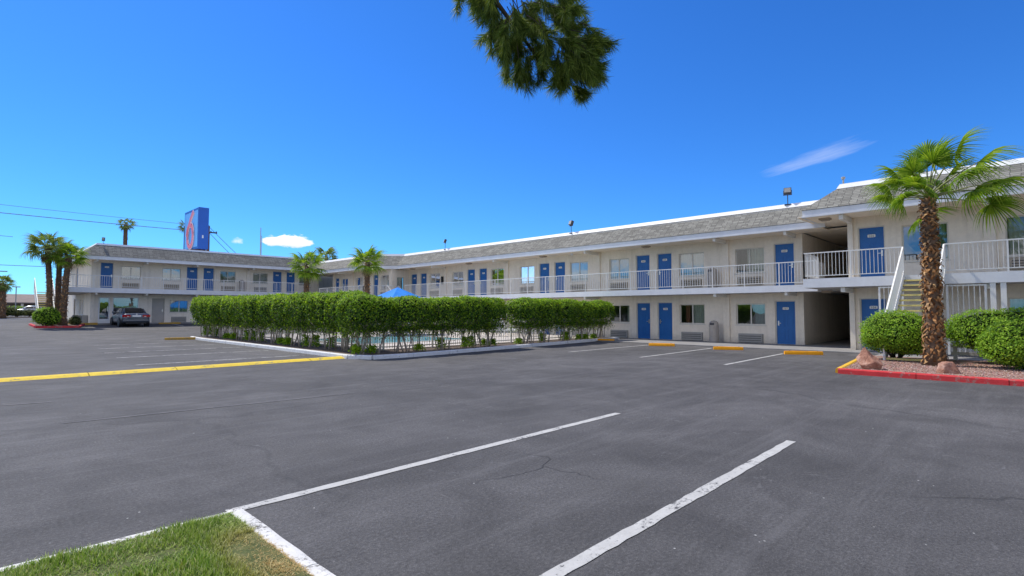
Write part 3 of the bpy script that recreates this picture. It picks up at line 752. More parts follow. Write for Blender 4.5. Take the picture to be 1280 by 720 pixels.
# ---- office wing (A) across the lot -----------------------------------------------------
VA = 51.0; FA = Face('V', VA); ZG = .66; ZA = 3.32
dA = [(7.23,8.06),(13.06,13.92),(14.33,15.2),(20.22,21.08),(21.5,22.36)]
wA = [(8.53,9.84),(11.29,12.64),(15.66,16.96),(18.42,19.78),(22.75,23.9)]
ops = [(a, b, ZA, ZA+2.02) for a, b in dA] + [(a, b, 4.12, 5.12) for a, b in wA]
lowA = [(7.18,7.91,ZG,2.66),(8.06,9.76,1.19,2.66),(10.65,11.53,ZG,2.62),(11.89,13.24,1.47,2.48),(15.6,16.9,1.47,2.48),(18.4,19.7,1.47,2.48),(20.22,21.08,ZG,2.62),(13.9,14.8,ZG,2.62)]
mb = MB(); wall_openings(FA, 6.68, 24.75, ZG-.4, 5.45, ops + lowA, mb)
FAE = Face('U', 6.68)
opsE = [(54.2, 55.0, 1.35, 2.5), (55.4, 56.2, 1.35, 2.5), (58.6, 59.5, ZG, 2.62), (57.8, 58.8, ZA, ZA+2.0)]
wall_openings(FAE, VA, 64, ZG-.4, 5.45, opsE, mb)
mb.quad((6.68, 64, 0), (39.5, 64, 0), (39.5, 64, 6.3), (6.68, 64, 6.3))
for (a, b) in ((6.68, 6.98), (17.85, 18.2)): FA.box(mb, a, -.09, ZG-.3, b, -.002, 2.94); FA.box(mb, a, -.09, ZA+.003, b, -.002, 5.40)
mpart(mb, 'wall', M['wall_cool'], label='shaded facade of the far left office wing')
for i, (a, b) in enumerate(dA): make_door(FA, a, b, ZA, ZA+2.02, str(218+i), -1 if i in (0, 2, 4) else 1)
for i, (a, b) in enumerate(wA):
    make_window(FA, a, b, 4.12, 5.12, (3, 3, 2, 0, 6)[i], seed=120+i); c = (a+b)/2
    if i < 4: make_ac(FA, c-.54, c+.54, ZA+.05, ZA+.46, 'ac_tan' if i < 3 else 'ac')
make_door(FA, 10.65, 11.53, ZG, 2.62, None, -1, 'greydoor', label='plain grey ground floor door beside the parked sedan')
make_door(FA, 13.9, 14.8, ZG, 2.62, '118', -1); make_door(FA, 20.22, 21.08, ZG, 2.62, '121', -1)
for i, (a, b) in enumerate(((11.89, 13.24), (15.6, 16.9), (18.4, 19.7))):
    make_window(FA, a, b, 1.47, 2.48, 3 if i == 0 else 0, seed=140+i); c = (a+b)/2; make_ac(FA, c-.53, c+.53, ZG+.03, ZG+.44)
# glazed office door and shop window
def store(s0, s1, z0, z1, nm, lab, t, bottom):
    f = MB()
    FA.box(f, s0, .02, z0, s0+t, .10, z1); FA.box(f, s1-t, .02, z0, s1, .10, z1); FA.box(f, s0+t+.001, .02, z1-t, s1-t-.001, .10, z1); FA.box(f, s0+t+.001, .02, z0, s1-t-.001, .10, z0+bottom)
    o = mpart(f, nm, M['frame_white'], label=lab)
    g = MB(); FA.quad(g, [(s0+t,.06,z0+bottom),(s1-t,.06,z0+bottom),(s1-t,.06,z1-t),(s0+t,.06,z1-t)])
    p = g.build('pane', M['glass_dark']); p.parent = o
    return o
so_ = store(7.18, 7.91, ZG, 2.66, 'door', 'glazed office door in a white frame left of the parked sedan', .09, .32)
h = MB(); FA.box(h, 7.74, -.05, 1.55, 7.78, .02, 1.95); o = h.build('handle', M['chrome']); o.parent = so_
sw_ = store(8.06, 9.76, 1.19, 2.66, 'window', 'large office shop window above the parked sedan', .06, .06)
bl = MB()
for k in range(9): FA.box(bl, 8.95, .14, 1.30+k*.14, 9.7, .15, 1.40+k*.14)
o = bl.build('blind', M['curtain_pale']); o.parent = sw_
for (a, b) in ((54.2, 55.0), (55.4, 56.2)): make_window(FAE, a, b, 1.35, 2.5, 2, 'frame_white', seed=int(a*10))
make_door(FAE, 58.6, 59.5, ZG, 2.62, None, 1, 'greydoor'); make_door(FAE, 57.8, 58.8, ZA, ZA+2.0, '217', 1)
slab('walkway', [(5.15, 49.5), (23.0, 49.5), (23.0, 51), (6.68, 51), (6.68, 58.8), (5.15, 58.8)], 2.95, ZA, 'deck', 'upper walkway of the office wing', 'trim')
slab('ceiling', [(5.9, 49.54), (24.7, 49.54), (24.7, 51), (6.68, 51), (6.68, 62), (5.9, 62)], 5.44, 5.48, 'soffit', 'eave soffit of the office wing')
make_rail([(22.9, 49.53), (5.18, 49.53), (5.18, 56.9)], ZA, h=.92, label='white picket railing of the office wing upper walkway', pick=.14)
mansard([(24.2, 49.5), (5.85, 49.5), (5.85, 63)], 'grey shingle roof edge of the office wing', 5.42, .28, 6.62, 1.0, cap=.13)
slab('flat_roof', [(6.8, 50.4), (38, 50.4), (38, 63.5), (6.8, 63.5)], 6.4, 6.5, 'flatroof')
# beams under eaves and walkways, ceiling lights
def beam(a, b):
    q = MB(); q.box(a, b); mpart(q, 'beam', M['beam'])
for v in (7.6, 10.78, 18.46, 26.13, 33.0): beam((25.08, v-.06, 4.92), (26.40, v+.06, 5.098)); beam((25.06, v-.06, 2.25), (26.40, v+.06, 2.398))
for v in (5.01, .88, -4.45): beam((23.1, v-.07, 5.05), (24.49, v+.07, 5.255)); beam((23.1, v-.07, 2.28), (24.49, v+.07, 2.467))
for u in (6.85, 10.0, 13.5, 18.0, 21.4): beam((u-.06, 49.6, 5.28), (u+.06, 50.9, 5.438)); beam((u-.06, 49.58, 2.80), (u+.06, 50.9, 2.948))
beam((23.3, 44.24, 4.92), (24.64, 44.36, 5.098))
for (x, y, z) in ((25.75, 14.83, 5.10), (25.75, 22.2, 5.10), (25.75, 29.4, 5.10), (23.85, 5.72, 5.26), (25.8, 6.2, 2.44), (25.75, 36.4, 5.10)):
    lb = MB(); lb.box((x-.16, y-.2, z-.07), (x+.16, y+.2, z-.001)); lb.box((x-.12, y-.15, z-.10), (x+.12, y+.15, z-.07)); mpart(lb, 'ceiling_light', M['fixture'], bevel=.02)
for (x, y) in ((25.9, 33.2), (25.9, 20.0)):
    lb = MB(); lb.lathe([(0, -.12), (.06, -.11), (.09, -.05), (.09, 0)], 14, c=(x, y, 5.10)); mpart(lb, 'smoke_detector', M['trim'], smooth=True)
lb = MB(); lb.lathe([(0, -.16), (.09, -.13), (.12, -.04), (.14, 0)], 16, c=(24.1, .72, 5.26)); mpart(lb, 'security_camera', M['black'], smooth=True)
lb = MB(); FB.box(lb, 33.28, -.14, 3.72, 33.46, -.001, 4.32); mpart(lb, 'wall_lamp', M['black'], bevel=.02)
lb = MB(); FK.box(lb, 50.4, -.3, 3.4, 50.9, -.001, 4.4); mpart(lb, 'wall_cabinet', M['black'], bevel=.02)
# white privacy shields at the breezeway mouth
sh = MB(); sh.box((24.96, 6.36, ZD+.06), (26.3, 6.40, ZD+.98)); mpart(sh, 'railing_panel', M['rail'], bevel=.02)

def staircase(T, n, rise, run, wd, label):
    """open-riser stair going down along local +x from the top edge at the origin; T maps local to world"""
    t = MB()
    for i in range(n):
        x0, z = i * run, -(i + 1) * rise
        t.box((x0+.001, 0.06, z-.05), (x0+run+.02, wd-.06, z), 1)
        t.box((x0+run-.03, 0.055, z-.055), (x0+run+.025, wd-.055, z+.003), 0)
    for k in t.v[:]: pass
    t.v = [tuple(T @ Vector(p)) for p in t.v]
    root = mpart(t, 'staircase', [M['tread_yellow'], M['tread']], label=label)
    s = MB(); Lx, Lz = n*run, -n*rise
    for y in (.02, wd-.02):
        s.bar(T @ Vector((-.02, y, -.06)), T @ Vector((Lx, y, Lz-.06)), .05, .26)
    o = s.build('stringer', M['rail']); o.parent = root
    for y in (.0, wd):
        h = MB()
        h.bar(T @ Vector((0, y, .98)), T @ Vector((Lx, y, Lz+.98)), .045, .045); h.bar(T @ Vector((0, y, .14)), T @ Vector((Lx, y, Lz+.14)), .03, .03)
        m_ = int(Lx/.125)
        for k in range(m_+1):
            f = k/m_; p = Vector((Lx*f, y, Lz*f)); ww = .045 if k in (0, m_) else .016
            h.bar(T @ (p + Vector((0,0,-.1 if ww < .03 else -.2))), T @ (p + Vector((0,0,.97))), ww, ww, up=(1,0,0))
        o = h.build('handrail', M['rail']); o.parent = root
    return root
# near stairs: down towards -x from the deck edge x=23.0
T = Matrix.Translation((23.0, 1.99, ZE)) @ Matrix.Rotation(math.pi, 4, 'Z') @ Matrix.Translation((0, -1.13, 0))
staircase(T, 15, .176, .262, 1.13, 'white railed stairs with yellow edged treads behind the large palm')
# stairs at the inner corner, down along -y in front of the long walkway
T = Matrix.Translation((24.9, 37.2, ZD)) @ Matrix.Rotation(-math.pi/2, 4, 'Z') @ Matrix.Translation((0, -1.1, 0))
staircase(T, 14, .178, .26, 1.1, 'stairs beside the inner corner behind the blue umbrella')
# stairs at the far end of the office wing, down along -y
T = Matrix.Translation((5.1, 58.4, ZA)) @ Matrix.Rotation(-math.pi/2, 4, 'Z') @ Matrix.Translation((0, -1.1, 0))
staircase(T, 15, .17, .27, 1.1, 'outdoor stairs with yellow treads at the left end of the office wing')
# picket screens under the near stairs
def screen(p, q, z0, z1, label):
    r = MB(); a = Vector((*p, 0)); b = Vector((*q, 0)); d = b-a; ln = d.length; d.normalize()
    for zz in (z0+.06, z1-.03): r.bar(a+Vector((0,0,zz)), b+Vector((0,0,zz)), .04, .05)
    n = int(ln/.125)
    for k in range(n+1):
        p_ = a + d*(ln*k/n); ww = .03 if k in (0, n) else .011
        r.box((p_.x-ww, p_.y-ww, z0), (p_.x+ww, p_.y+ww, z1))
    return mpart(r, 'picket_screen', M['rail'], label=label)
screen((23.06, 1.95), (23.06, .98), .1, 2.44, 'picket screen under the walkway right of the stairs')
screen((23.06, 3.85), (23.06, 3.17), .1, 2.44, 'picket screen under the walkway left of the stairs')
mb = MB()
for v in (.80, .55): mb.box((23.02, v-.07, 0), (23.16, v+.07, 2.465))
mpart(mb, 'post', M['rail'])
# low white fence behind the island shrubs
mb = MB()
for v in (1.6, .55, -.5, -1.6): mb.box((20.55, v-.05, 0), (20.65, v+.05, .62))
for z in (.30, .52): mb.box((20.53, -1.7, z-.045), (20.549, 1.7, z+.045))
tag(mb.build('low_fence', M['rail']), 'low white rail fence in shade between palm and right bushes', 'fence')

# ------------------------------------------------------------------ sidewalks
mb = MB(); mb.box((23.0, 3.86, -.1), (39.4, 16.2, .035)); mb.box((20.9, -9, -.1), (24.6, 3.85, .03))
tag(mb.build('sidewalk', M['sidewalk']), 'concrete walk along the foot of the right wing', 'sidewalk', kind='structure')
mb = MB(); mb.box((5.0, 49.9, .0), (24.7, 51.0, .655)); mb.box((5.0, 51.0, .0), (6.68, 64, .652))
tag(mb.build('sidewalk', M['sidewalk']), 'concrete walk along the foot of the office wing', 'sidewalk', kind='structure')
tag(kerb_mesh([(7.0, 49.8), (4.9, 49.8)], .14, .16, 2).build('kerb', M['old_yellow']), 'dull yellow kerb between the palm island and the office door', 'kerb', kind='structure')

# ------------------------------------------------------------------ pool island
ISL = .11
kp = kerb_mesh([(25.6, 16.55), (19.8, 15.95), (10.7, 15.12), (9.25, 15.25), (8.85, 16.0)], .16, .13, 3.0, zf=lambda x, y: 0)
tag(kp.build('kerb', M['grey_kerb']), 'pale kerb of the pool island facing the camera', 'kerb', kind='structure')
kp = kerb_mesh([(8.85, 16.02), (8.95, 25), (8.95, 33.6)], .16, .13, 3.0)
tag(kp.build('kerb', M['grey_kerb']), 'pale kerb of the pool island along the left row of hedges', 'kerb', kind='structure')
def dirt_mat():
    m, nt, b = mat('planting_dirt'); p = wpos(nt)
    col = ramp(nt, noise(nt, p, 5, 7, .75), [(.3, (.07,.05,.04)), (.55, (.16,.12,.095)), (.75, (.28,.22,.18))])
    L(nt, col, b.inputs['Base Color']); b.inputs['Roughness'].default_value = 1; bump(nt, b, noise(nt, p, 30, 5, .7), .8, .03); return m
M['dirt'] = dirt_mat()
mb = MB()
poly = [(25.5, 16.63), (19.8, 16.04), (10.72, 15.21), (9.3, 15.33), (8.94, 16.0), (9.03, 25), (9.03, 33.5), (11.2, 33.9), (25.5, 34)]
n = len(poly); mb.add([(p[0], p[1], -.1 ) for p in poly] + [(p[0], p[1], .085 if p[1] < 32 else .12) for p in poly], [tuple(range(n, 2*n))] + [(i, (i+1) % n, n+(i+1) % n, n+i) for i in range(n)])
tag(mb.build('planting_bed', M['dirt']), 'bare brown soil bed under the clipped hedges', 'ground', kind='structure')
# pool deck with a hole for the water
M['pooldeck'] = painted('pool_deck_concrete', (.52,.47,.42), .85, .12, 1.5, grime=.15, bmp=.2)
px0, px1, py0, py1 = 12.0, 18.2, 20.6, 26.2
mb = MB()
for (a, b) in (((10.9, 17.35), (24.9, py0)), ((10.9, py1), (24.9, 33.8)), ((10.9, py0), (px0, py1)), ((px1, py0), (24.9, py1))): mb.box((a[0], a[1], 0), (b[0], b[1], .13))
for (a, b) in (((px0-.3, py0-.3), (px1+.3, py0)), ((px0-.3, py1), (px1+.3, py1+.3)), ((px0-.3, py0), (px0, py1)), ((px1, py0), (px1+.3, py1))): mb.box((a[0], a[1], .05), (b[0], b[1], .15))
tag(mb.build('pool_deck', M['pooldeck']), 'pale concrete deck and coping around the swimming pool', 'pavement', kind='structure')
m, nt_, b_ = mat('pool_water'); p = wpos(nt_)
vo = N(nt_, 'ShaderNodeTexVoronoi', feature='SMOOTH_F1'); vo.inputs['Scale'].default_value = 2.2; L(nt_, p, vo.inputs['Vector'])
L(nt_, ramp(nt_, vo.outputs['Distance'], [(.1, (.06,.42,.50)), (.7, (.18,.60,.66))]), b_.inputs['Base Color']); b_.inputs['Roughness'].default_value = .05
bump(nt_, b_, noise(nt_, p, 4, 3), .15, .03); M['water'] = m
mb = MB(); mb.quad((px0, py0, .12), (px1, py0, .12), (px1, py1, .12), (px0, py1, .12))
tag(mb.build('pool_water', M['water']), 'turquoise swimming pool water seen between hedge stems', 'water', kind='structure')
# pool fence
def fence_run(path, z0, h, root):
    for i in range(len(path)-1):
        a = Vector((*path[i], z0)); b = Vector((*path[i+1], z0)); d = b-a; ln = d.length; d.normalize(); n = max(1, round(ln/2.4))
        for k in range(n):
            r = MB(); p, q = a + d*(ln*k/n + .04), a + d*(ln*(k+1)/n - .04); l2 = (q-p).length
            r.bar(p+Vector((0,0,h-.06)), q+Vector((0,0,h-.06)), .03, .04); r.bar(p+Vector((0,0,.12)), q+Vector((0,0,.12)), .03, .04)
            for j in range(1, int(l2/.115)):
                c = p + d*(l2*j/int(l2/.115)); r.box((c.x-.009, c.y-.009, z0+.06), (c.x+.009, c.y+.009, z0+h))
            o = r.build('picket_panel', M['fencewhite']); o.parent = root
        for k in range(n+1):
            if i > 0 and k == 0: continue
            c = a + d*(ln*k/n); r = MB(); r.box((c.x-.03, c.y-.03, z0), (c.x+.03, c.y+.03, z0+h+.06)); o = r.build('post', M['fencewhite']); o.parent = root
M['fencewhite'] = painted('pool_fence_paint', (.70,.68,.62), .6, .06, 5, grime=.1)
pf = empty('pool_fence', 'pale picket fence around the pool seen through the hedge stems', 'fence')
fence_run([(24.6, 17.3), (10.95, 17.3), (10.95, 33.6)], .10, 1.12, pf)
# umbrella
def canvas_mat():
    m, nt, b = mat('blue_canvas'); p = wpos(nt)
    c = ramp(nt, noise(nt, p, 3, 4), [(.3, (.008,.22,.75)), (.7, (.012,.28,.85))]); L(nt, c, b.inputs['Base Color']); b.inputs['Roughness'].default_value = .8
    tr = N(nt, 'ShaderNodeBsdfTranslucent'); L(nt, c, tr.inputs[0]); ms = N(nt, 'ShaderNodeMixShader'); ms.inputs[0].default_value = .25
    L(nt, b.outputs[0], ms.inputs[1]); L(nt, tr.outputs[0], ms.inputs[2]); L(nt, ms.outputs[0], nt.nodes['Material Output'].inputs[0]); return m
um = empty('patio_umbrella', 'bright blue patio umbrella rising above the hedge by the pool', 'umbrella', (18.7, 28.0, .13))
mb = MB(); n = 8; nr = 5; Rr = 2.15
for i in range(nr+1):
    f = i/nr
    for k in range(n*4):
        t = 2*math.pi*k/(n*4); seg = (k % 4)/4
        sag = .055*math.sin(math.pi*seg)*f; r = Rr*f*math.cos(math.pi/n)/math.cos((seg-.5)*2*math.pi/n)
        mb.v.append((r*math.cos(t), r*math.sin(t), 2.92 - .92*f - .06*f*f*0 - sag))
for i in range(nr):
    for k in range(n*4): k2 = (k+1) % (n*4); mb.f.append((i*n*4+k, (i+1)*n*4+k, (i+1)*n*4+k2, i*n*4+k2)); mb.m.append(0)
base = nr*n*4
for k in range(n*4):
    p = mb.v[base+k]; mb.v.append((p[0]*1.005, p[1]*1.005, p[2]-.16))
for k in range(n*4): k2 = (k+1) % (n*4); mb.f.append((base+k, base+n*4+k, base+n*4+k2, base+k2)); mb.m.append(0)
mb.build('canopy', canvas_mat(), um)
mb = MB(); mb.tube([(0,0,0), (0,0,2.95)], .022, 10); mb.build('pole', M['trim'], um)
mb = MB(); mb.lathe([(0,0),(.28,0),(.28,.05),(.05,.09),(.04,.3),(0,.3)], 18); mb.build('base', M['dark_metal'], um, smooth=False)
mb = MB()
for k in range(8): t = math.pi/4*k; mb.bar((.03*math.cos(t), .03*math.sin(t), 2.84), (2.1*math.cos(t), 2.1*math.sin(t), 1.96), .015)
mb.build('rib', M['trim'], um)
# loungers
M['sling'] = painted('white_sling', (.74,.75,.76), .6, .04); M['tan'] = painted('tan_sling', (.42,.27,.12), .7, .1)
def lounger(name, label, cat, loc, rz, group, fab, back=62):
    r = empty(name, label, cat, loc, rz, group)
    f = MB()
    for y in (-.31, .31): f.bar((-.9, y, .34), (.35, y, .34), .04, .05); f.bar((.35, y, .34), (.35+.75*math.cos(R(back)), y, .34+.75*math.sin(R(back))), .04, .05)
    for x in (-.85, -.1, .55): f.bar((x, -.31, .34 if x < .4 else .36), (x, .31, .34 if x < .4 else .36), .03)
    f.build('frame', M['trim'], r)
    s = MB(); nn = 9
    for i in range(nn): x = lerp(-.86, .31, i/(nn-1)); s.box((x-.06, -.29, .355), (x+.06, .29, .366))
    s.build('seat', M[fab], r)
    b = MB(); ax = Vector((math.cos(R(back)), 0, math.sin(R(back))))
    for i in range(6):
        p = Vector((.35, 0, .35)) + ax*(.06+.125*i); b.bar(p-ax*.055, p+ax*.055, .58, .014, up=(1, 0, 0))
    b.build('backrest', M[fab], r)
    for x in (-.8, .3):
        for y in (-.3, .3): l = MB(); l.bar((x, y, .32), (x*1.06, y, 0), .035); l.build('leg', M['trim'], r)
    return r
lspots = [(19.4, 22.6, 170), (20.6, 22.0, 175), (21.8, 21.6, 160), (22.6, 20.4, 185), (23.4, 22.8, 150)]
lab = ['nearest the pool', 'second from the pool', 'third from the pool', 'fourth from the pool', 'farthest from the pool']
l0 = None
for (x, y, a), t in zip(lspots, lab):
    if l0 is None: l0 = lounger('pool_lounger', '', 'lounger', (0,0,0), 0, 'white pool loungers', 'sling'); o = l0
    else: o = copy_tree(l0)
    o.location = (x, y, .13); o.rotation_euler = (0, 0, R(a)); o['label'] = 'white pool lounger behind the picket fence, %s' % t
t0 = None
for i, (x, y, a) in enumerate([(17.6, 26.9, 205), (18.3, 26.3, 205)]):
    t0 = lounger('deck_chair', ['left tan deck chair on the far side of the pool', 'right tan deck chair on the far side of the pool'][i], 'chair', (x, y, .13), R(a), 'tan deck chairs', 'tan', 80)
# pool rules board
pb = MB(); pb.box((21.0, 33.0, .1), (21.06, 33.06, 1.9)); pb.box((20.98, 32.55, 1.0), (21.0, 33.5, 1.85), 1)
for i in range(4): pb.box((20.976, 32.65, 1.12+i*.18), (20.979, 33.38 - .1*(i % 2), 1.17+i*.18), 2)
tag(pb.build('notice_board', [M['trim'], M['plate'], M['ink']]), 'small white notice board with dark lines behind the pool', 'sign')

# ------------------------------------------------------------------ foliage tools
M['hedge_leaf'] = leaf_mat('hedge_leaf', (.05,.12,.010), (.20,.37,.018), (.46,.60,.04), .36, .62)
M['hedge_dark'] = leaf_mat('hedge_dark_leaf', (.018,.05,.008), (.05,.12,.016), (.11,.21,.026), .25, .55)  # darker leaf colour that paints shade into the lower hedge
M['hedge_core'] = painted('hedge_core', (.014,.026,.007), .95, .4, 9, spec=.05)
M['bush_leaf'] = leaf_mat('bush_leaf', (.09,.19,.014), (.22,.40,.028), (.40,.55,.06), .34, .6)
M['dull_leaf'] = leaf_mat('dull_leaf', (.05,.065,.02), (.10,.12,.035), (.18,.19,.07), .2, .6)
M['bark_pale'] = painted('shrub_bark', (.42,.36,.30), .9, .35, 9, bmp=.4)
M['bark_dark'] = painted('dark_bark', (.06,.048,.038), .95, .3, 9, bmp=.4)
M['palm_leaf'] = leaf_mat('palm_leaf', (.08,.16,.012), (.18,.31,.026), (.36,.46,.06), .38, .42)
M['palm_leaf_far'] = leaf_mat('palm_leaf_far', (.08,.13,.03), (.17,.25,.06), (.33,.38,.15), .3, .45)
M['palm_dry'] = island_mat('palm_dry_leaf', [(.20,.15,.08), (.36,.28,.16), (.28,.2,.11)])
M['petiole'] = painted('palm_petiole', (.22,.24,.08), .5, .2, 6)
M['boots'] = island_mat('palm_boots', [(.12,.055,.022), (.34,.16,.06), (.46,.24,.10), (.22,.11,.05), (.52,.32,.15), (.27,.17,.10)])
M['trunk'] = painted('palm_trunk', (.13,.085,.055), .95, .35, 7, bmp=.5)

def superell(th, ph, a, b, c, p, q=2.2):
    """point on a superellipsoid; q>2 flattens top and bottom"""
    x, y, z = math.cos(ph)*math.cos(th), math.cos(ph)*math.sin(th), math.sin(ph)
    r = (abs(x)**p + abs(y)**p + abs(z)**p) ** (-1/p)
    return Vector((a*x*r, b*y*r, c*z*r))
def add_leaf(mb, p, nrm, size, rr, m=0, aspect=.5):
    n = (nrm + Vector((rr.gauss(0,.55), rr.gauss(0,.55), rr.gauss(0,.55)))).normalized()
    t = n.orthogonal().normalized(); t = Matrix.Rotation(rr.uniform(0, 6.283), 3, n) @ t; s = n.cross(t)
    l = size * rr.uniform(.7, 1.3); w_ = l * aspect * .5
    k = len(mb.v); mid = p + t*l*.5 - n*l*.06
    mb.v += [tuple(p), tuple(mid + s*w_), tuple(p + t*l + n*l*.04), tuple(mid - s*w_)]
    mb.f.append((k, k+1, k+2, k+3)); mb.m.append(m)
def crown(mb, a, b, c, zc, p, count, size, rr, lump=.10, lf=2.0, flat_bottom=0.0, seed=0, thick=.22, sprig=.06):
    def surf(th, ph):
        q = superell(th, ph, a, b, c, p)
        nz = mnoise.noise(q * lf + Vector((seed*7.1, 3, 1))) * lump + mnoise.noise(q * lf * 3.1 + Vector((1, seed*5.3, 8))) * lump * .45
        k = 1 + nz
        q = Vector((q.x*k, q.y*k, q.z*k))
        if q.z < 0: q.z *= (1 - flat_bottom)
        return q
    for i in range(count):
        zz = rr.uniform(-1, 1); ph = math.asin(zz); th = rr.uniform(0, 6.2832)
        q = surf(th, ph); nrm = Vector((q.x/a**2, q.y/b**2, q.z/c**2)).normalized()
        f = 1 - abs(rr.gauss(0, thick*.5)) * .55
        if rr.random() < sprig: f = 1 + rr.uniform(.0, .07)
        add_leaf(mb, Vector((q.x*f, q.y*f, zc + q.z*f)), (nrm + Vector((0,0,.25))), size, rr)
    return surf
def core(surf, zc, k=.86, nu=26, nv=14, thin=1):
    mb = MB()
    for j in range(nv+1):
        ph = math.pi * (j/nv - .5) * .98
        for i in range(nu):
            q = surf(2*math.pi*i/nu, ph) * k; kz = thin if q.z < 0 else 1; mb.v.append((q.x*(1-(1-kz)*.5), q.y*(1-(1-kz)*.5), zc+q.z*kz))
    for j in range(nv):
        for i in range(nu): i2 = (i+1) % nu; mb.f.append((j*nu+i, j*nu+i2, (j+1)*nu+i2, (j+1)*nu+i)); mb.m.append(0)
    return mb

# ------------------------------------------------------------------ clipped hedges
def make_hedge(seed, a, b, h0, h1, nst, nleaf, pale):
    rr = random.Random(seed); c = (h1-h0)/2; zc = (h1+h0)/2
    root = empty('hedge_shrub', '', 'hedge')
    lf = MB(); s = crown(lf, a, b, c, zc, 3.9, nleaf, .085, rr, lump=.125, lf=2.2, seed=seed)
    keep = [i for i, f_ in enumerate(lf.f) if not (lf.v[f_[0]][2] < zc and rr.random() < .34*sstep(zc + .1, h0 + .2, lf.v[f_[0]][2]))]
    lf.f = [lf.f[i] for i in keep]; lf.m = [lf.m[i] for i in keep]
    # loose leaves hanging out of the underside
    for i in range(int(nleaf*.15)):
        add_leaf(lf, Vector((rr.uniform(-a,a)*.9, rr.uniform(-b,b)*.9, h0 + .06 - abs(rr.gauss(0,.17)))), Vector((0,0,1)), .075, rr)
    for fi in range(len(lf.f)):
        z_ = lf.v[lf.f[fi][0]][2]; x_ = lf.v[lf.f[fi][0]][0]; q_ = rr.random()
        if q_ < .62*sstep(h1 - .22, h1 - .62, z_): lf.m[fi] = 1  # lower leaves go dark: shade put into the leaf colour
        if rr.random() < .05 + .25*sstep(.25, .6, mnoise.noise(Vector((x_*1.3 + seed*5, z_*1.6, seed)))): lf.m[fi] = 2
    f = lf.build('foliage', [M['hedge_leaf'], M['hedge_dark'], M['dull_leaf']], root)
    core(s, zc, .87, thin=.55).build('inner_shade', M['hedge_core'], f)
    st = MB()
    for i in range(nst):
        bx, by = rr.uniform(-a*.55, a*.55), rr.uniform(-.18, .18); lean = rr.uniform(-.5, .5); ly = rr.uniform(-.25, .25)
        pts = [Vector((bx, by, -.03))]
        for k in range(1, 5): t = k/4; pts.append(Vector((bx + lean*t + rr.uniform(-.035,.035), by + ly*t + rr.uniform(-.03,.03), (h0+.25)*t)))
        r0 = rr.uniform(.013, .034); st.tube(pts, [r0, r0*.9, r0*.8, r0*.72, r0*.6], 6)
        for kk in range(2):
            p = pts[2 + kk]; e_ = p + Vector((rr.uniform(-.42,.42), rr.uniform(-.3,.3), rr.uniform(.3,.55))); st.tube([p, p.lerp(e_, .5) + Vector((rr.uniform(-.05,.05), 0, .03)), e_], [r0*.5, r0*.4, r0*.25], 5)
        if rr.random() < .7:
            p = pts[2]; st.tube([p, p + Vector((rr.uniform(-.2,.2), rr.uniform(-.15,.15), .28)), p + Vector((rr.uniform(-.3,.3), rr.uniform(-.2,.2), .62))], [r0*.6, r0*.5, r0*.4], 5)
    for i in range(46):
        t = rr.uniform(0, 6.283); p = Vector((math.cos(t)*a*.93, math.sin(t)*b*.93, rr.uniform(h0 - .05, h0 + .45))); e_ = p + Vector((rr.uniform(-.12,.12) + math.cos(t)*.06, math.sin(t)*.05, rr.uniform(-.10,.22))); st.tube([p*.9 + Vector((0,0,p.z*.1)), e_], [.006, .003], 4)
    st.build('stem', M['bark_pale'], root, smooth=True)
    for q in range(rr.randint(1, 3)):
        g = MB()
        gx, gy = rr.uniform(-a*.6, a*.6), rr.uniform(-.45, .05); hh = rr.uniform(.18, .42)
        for i in range(320):
            t = rr.random(); add_leaf(g, Vector((gx + max(-.2, min(.2, rr.gauss(0, .13)))*(1-t*.4), gy + max(-.18, min(.18, rr.gauss(0, .11)))*(1-t*.4), .06 + hh*t)), Vector((rr.gauss(0,.5), rr.gauss(0,.5), .6)), .085, rr)
        g.build('low_shoot', M['hedge_leaf'], root)
    return root
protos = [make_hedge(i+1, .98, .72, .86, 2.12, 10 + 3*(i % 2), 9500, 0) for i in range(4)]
used = set()
def place_hedge(k, x, y, rz, sx, sz, label, group):
    if k not in used: o = protos[k]; used.add(k)
    else: o = copy_tree(protos[k])
    o.location = (x, y, .085 + max(0, ground_z(x, y)*.6)); o.rotation_euler = (0, 0, rz); o.scale = (sx, 1, sz)
    o['label'] = label; o['group'] = group
fr = [(9.75, 16.45, .95, .98), (11.35, 16.35, .95, .97), (12.95, 16.4, .92, .98), (14.4, 16.35, .86, 1.0), (15.45, 16.4, .74, .99), (17.9, 16.5, .80, 1.0), (19.15, 16.55, .9, 1.01), (20.85, 16.6, .86, 1.0), (22.35, 16.65, .78, .97), (23.95, 16.75, .80, .99)]
for i, (x, y, sx, sz) in enumerate(fr):
    lab = 'clipped green hedge shrub at the corner of the pool island' if i == 0 else 'clipped hedge shrub on bare stems, %s from the corner along the front kerb' % ORD[i] if i < 5 else 'clipped hedge shrub, %s right of the narrow gap in the front hedge' % ORD[i-5]
    place_hedge(i % 4, x, y, R(4) + (math.pi if i % 3 == 1 else 0), sx, sz*.96, lab, 'clipped hedge along the front kerb')
for i in range(11):
    y = 18.05 + 1.68*i
    lab = 'clipped bright green hedge shrub at the far left end of the hedge' if i == 10 else 'clipped green hedge shrub, %s from the corner along the left kerb' % ORD[i+1]
    place_hedge((i+1) % 4, 10.0 + .06*math.sin(i*2.1), y, R(90) + (math.pi if i % 2 else 0), .98, 1.02 + .012*i*.4, lab, 'clipped hedge along the left kerb')
    if i >= 1 and i < 11:   # dense white stems along this row
        pass

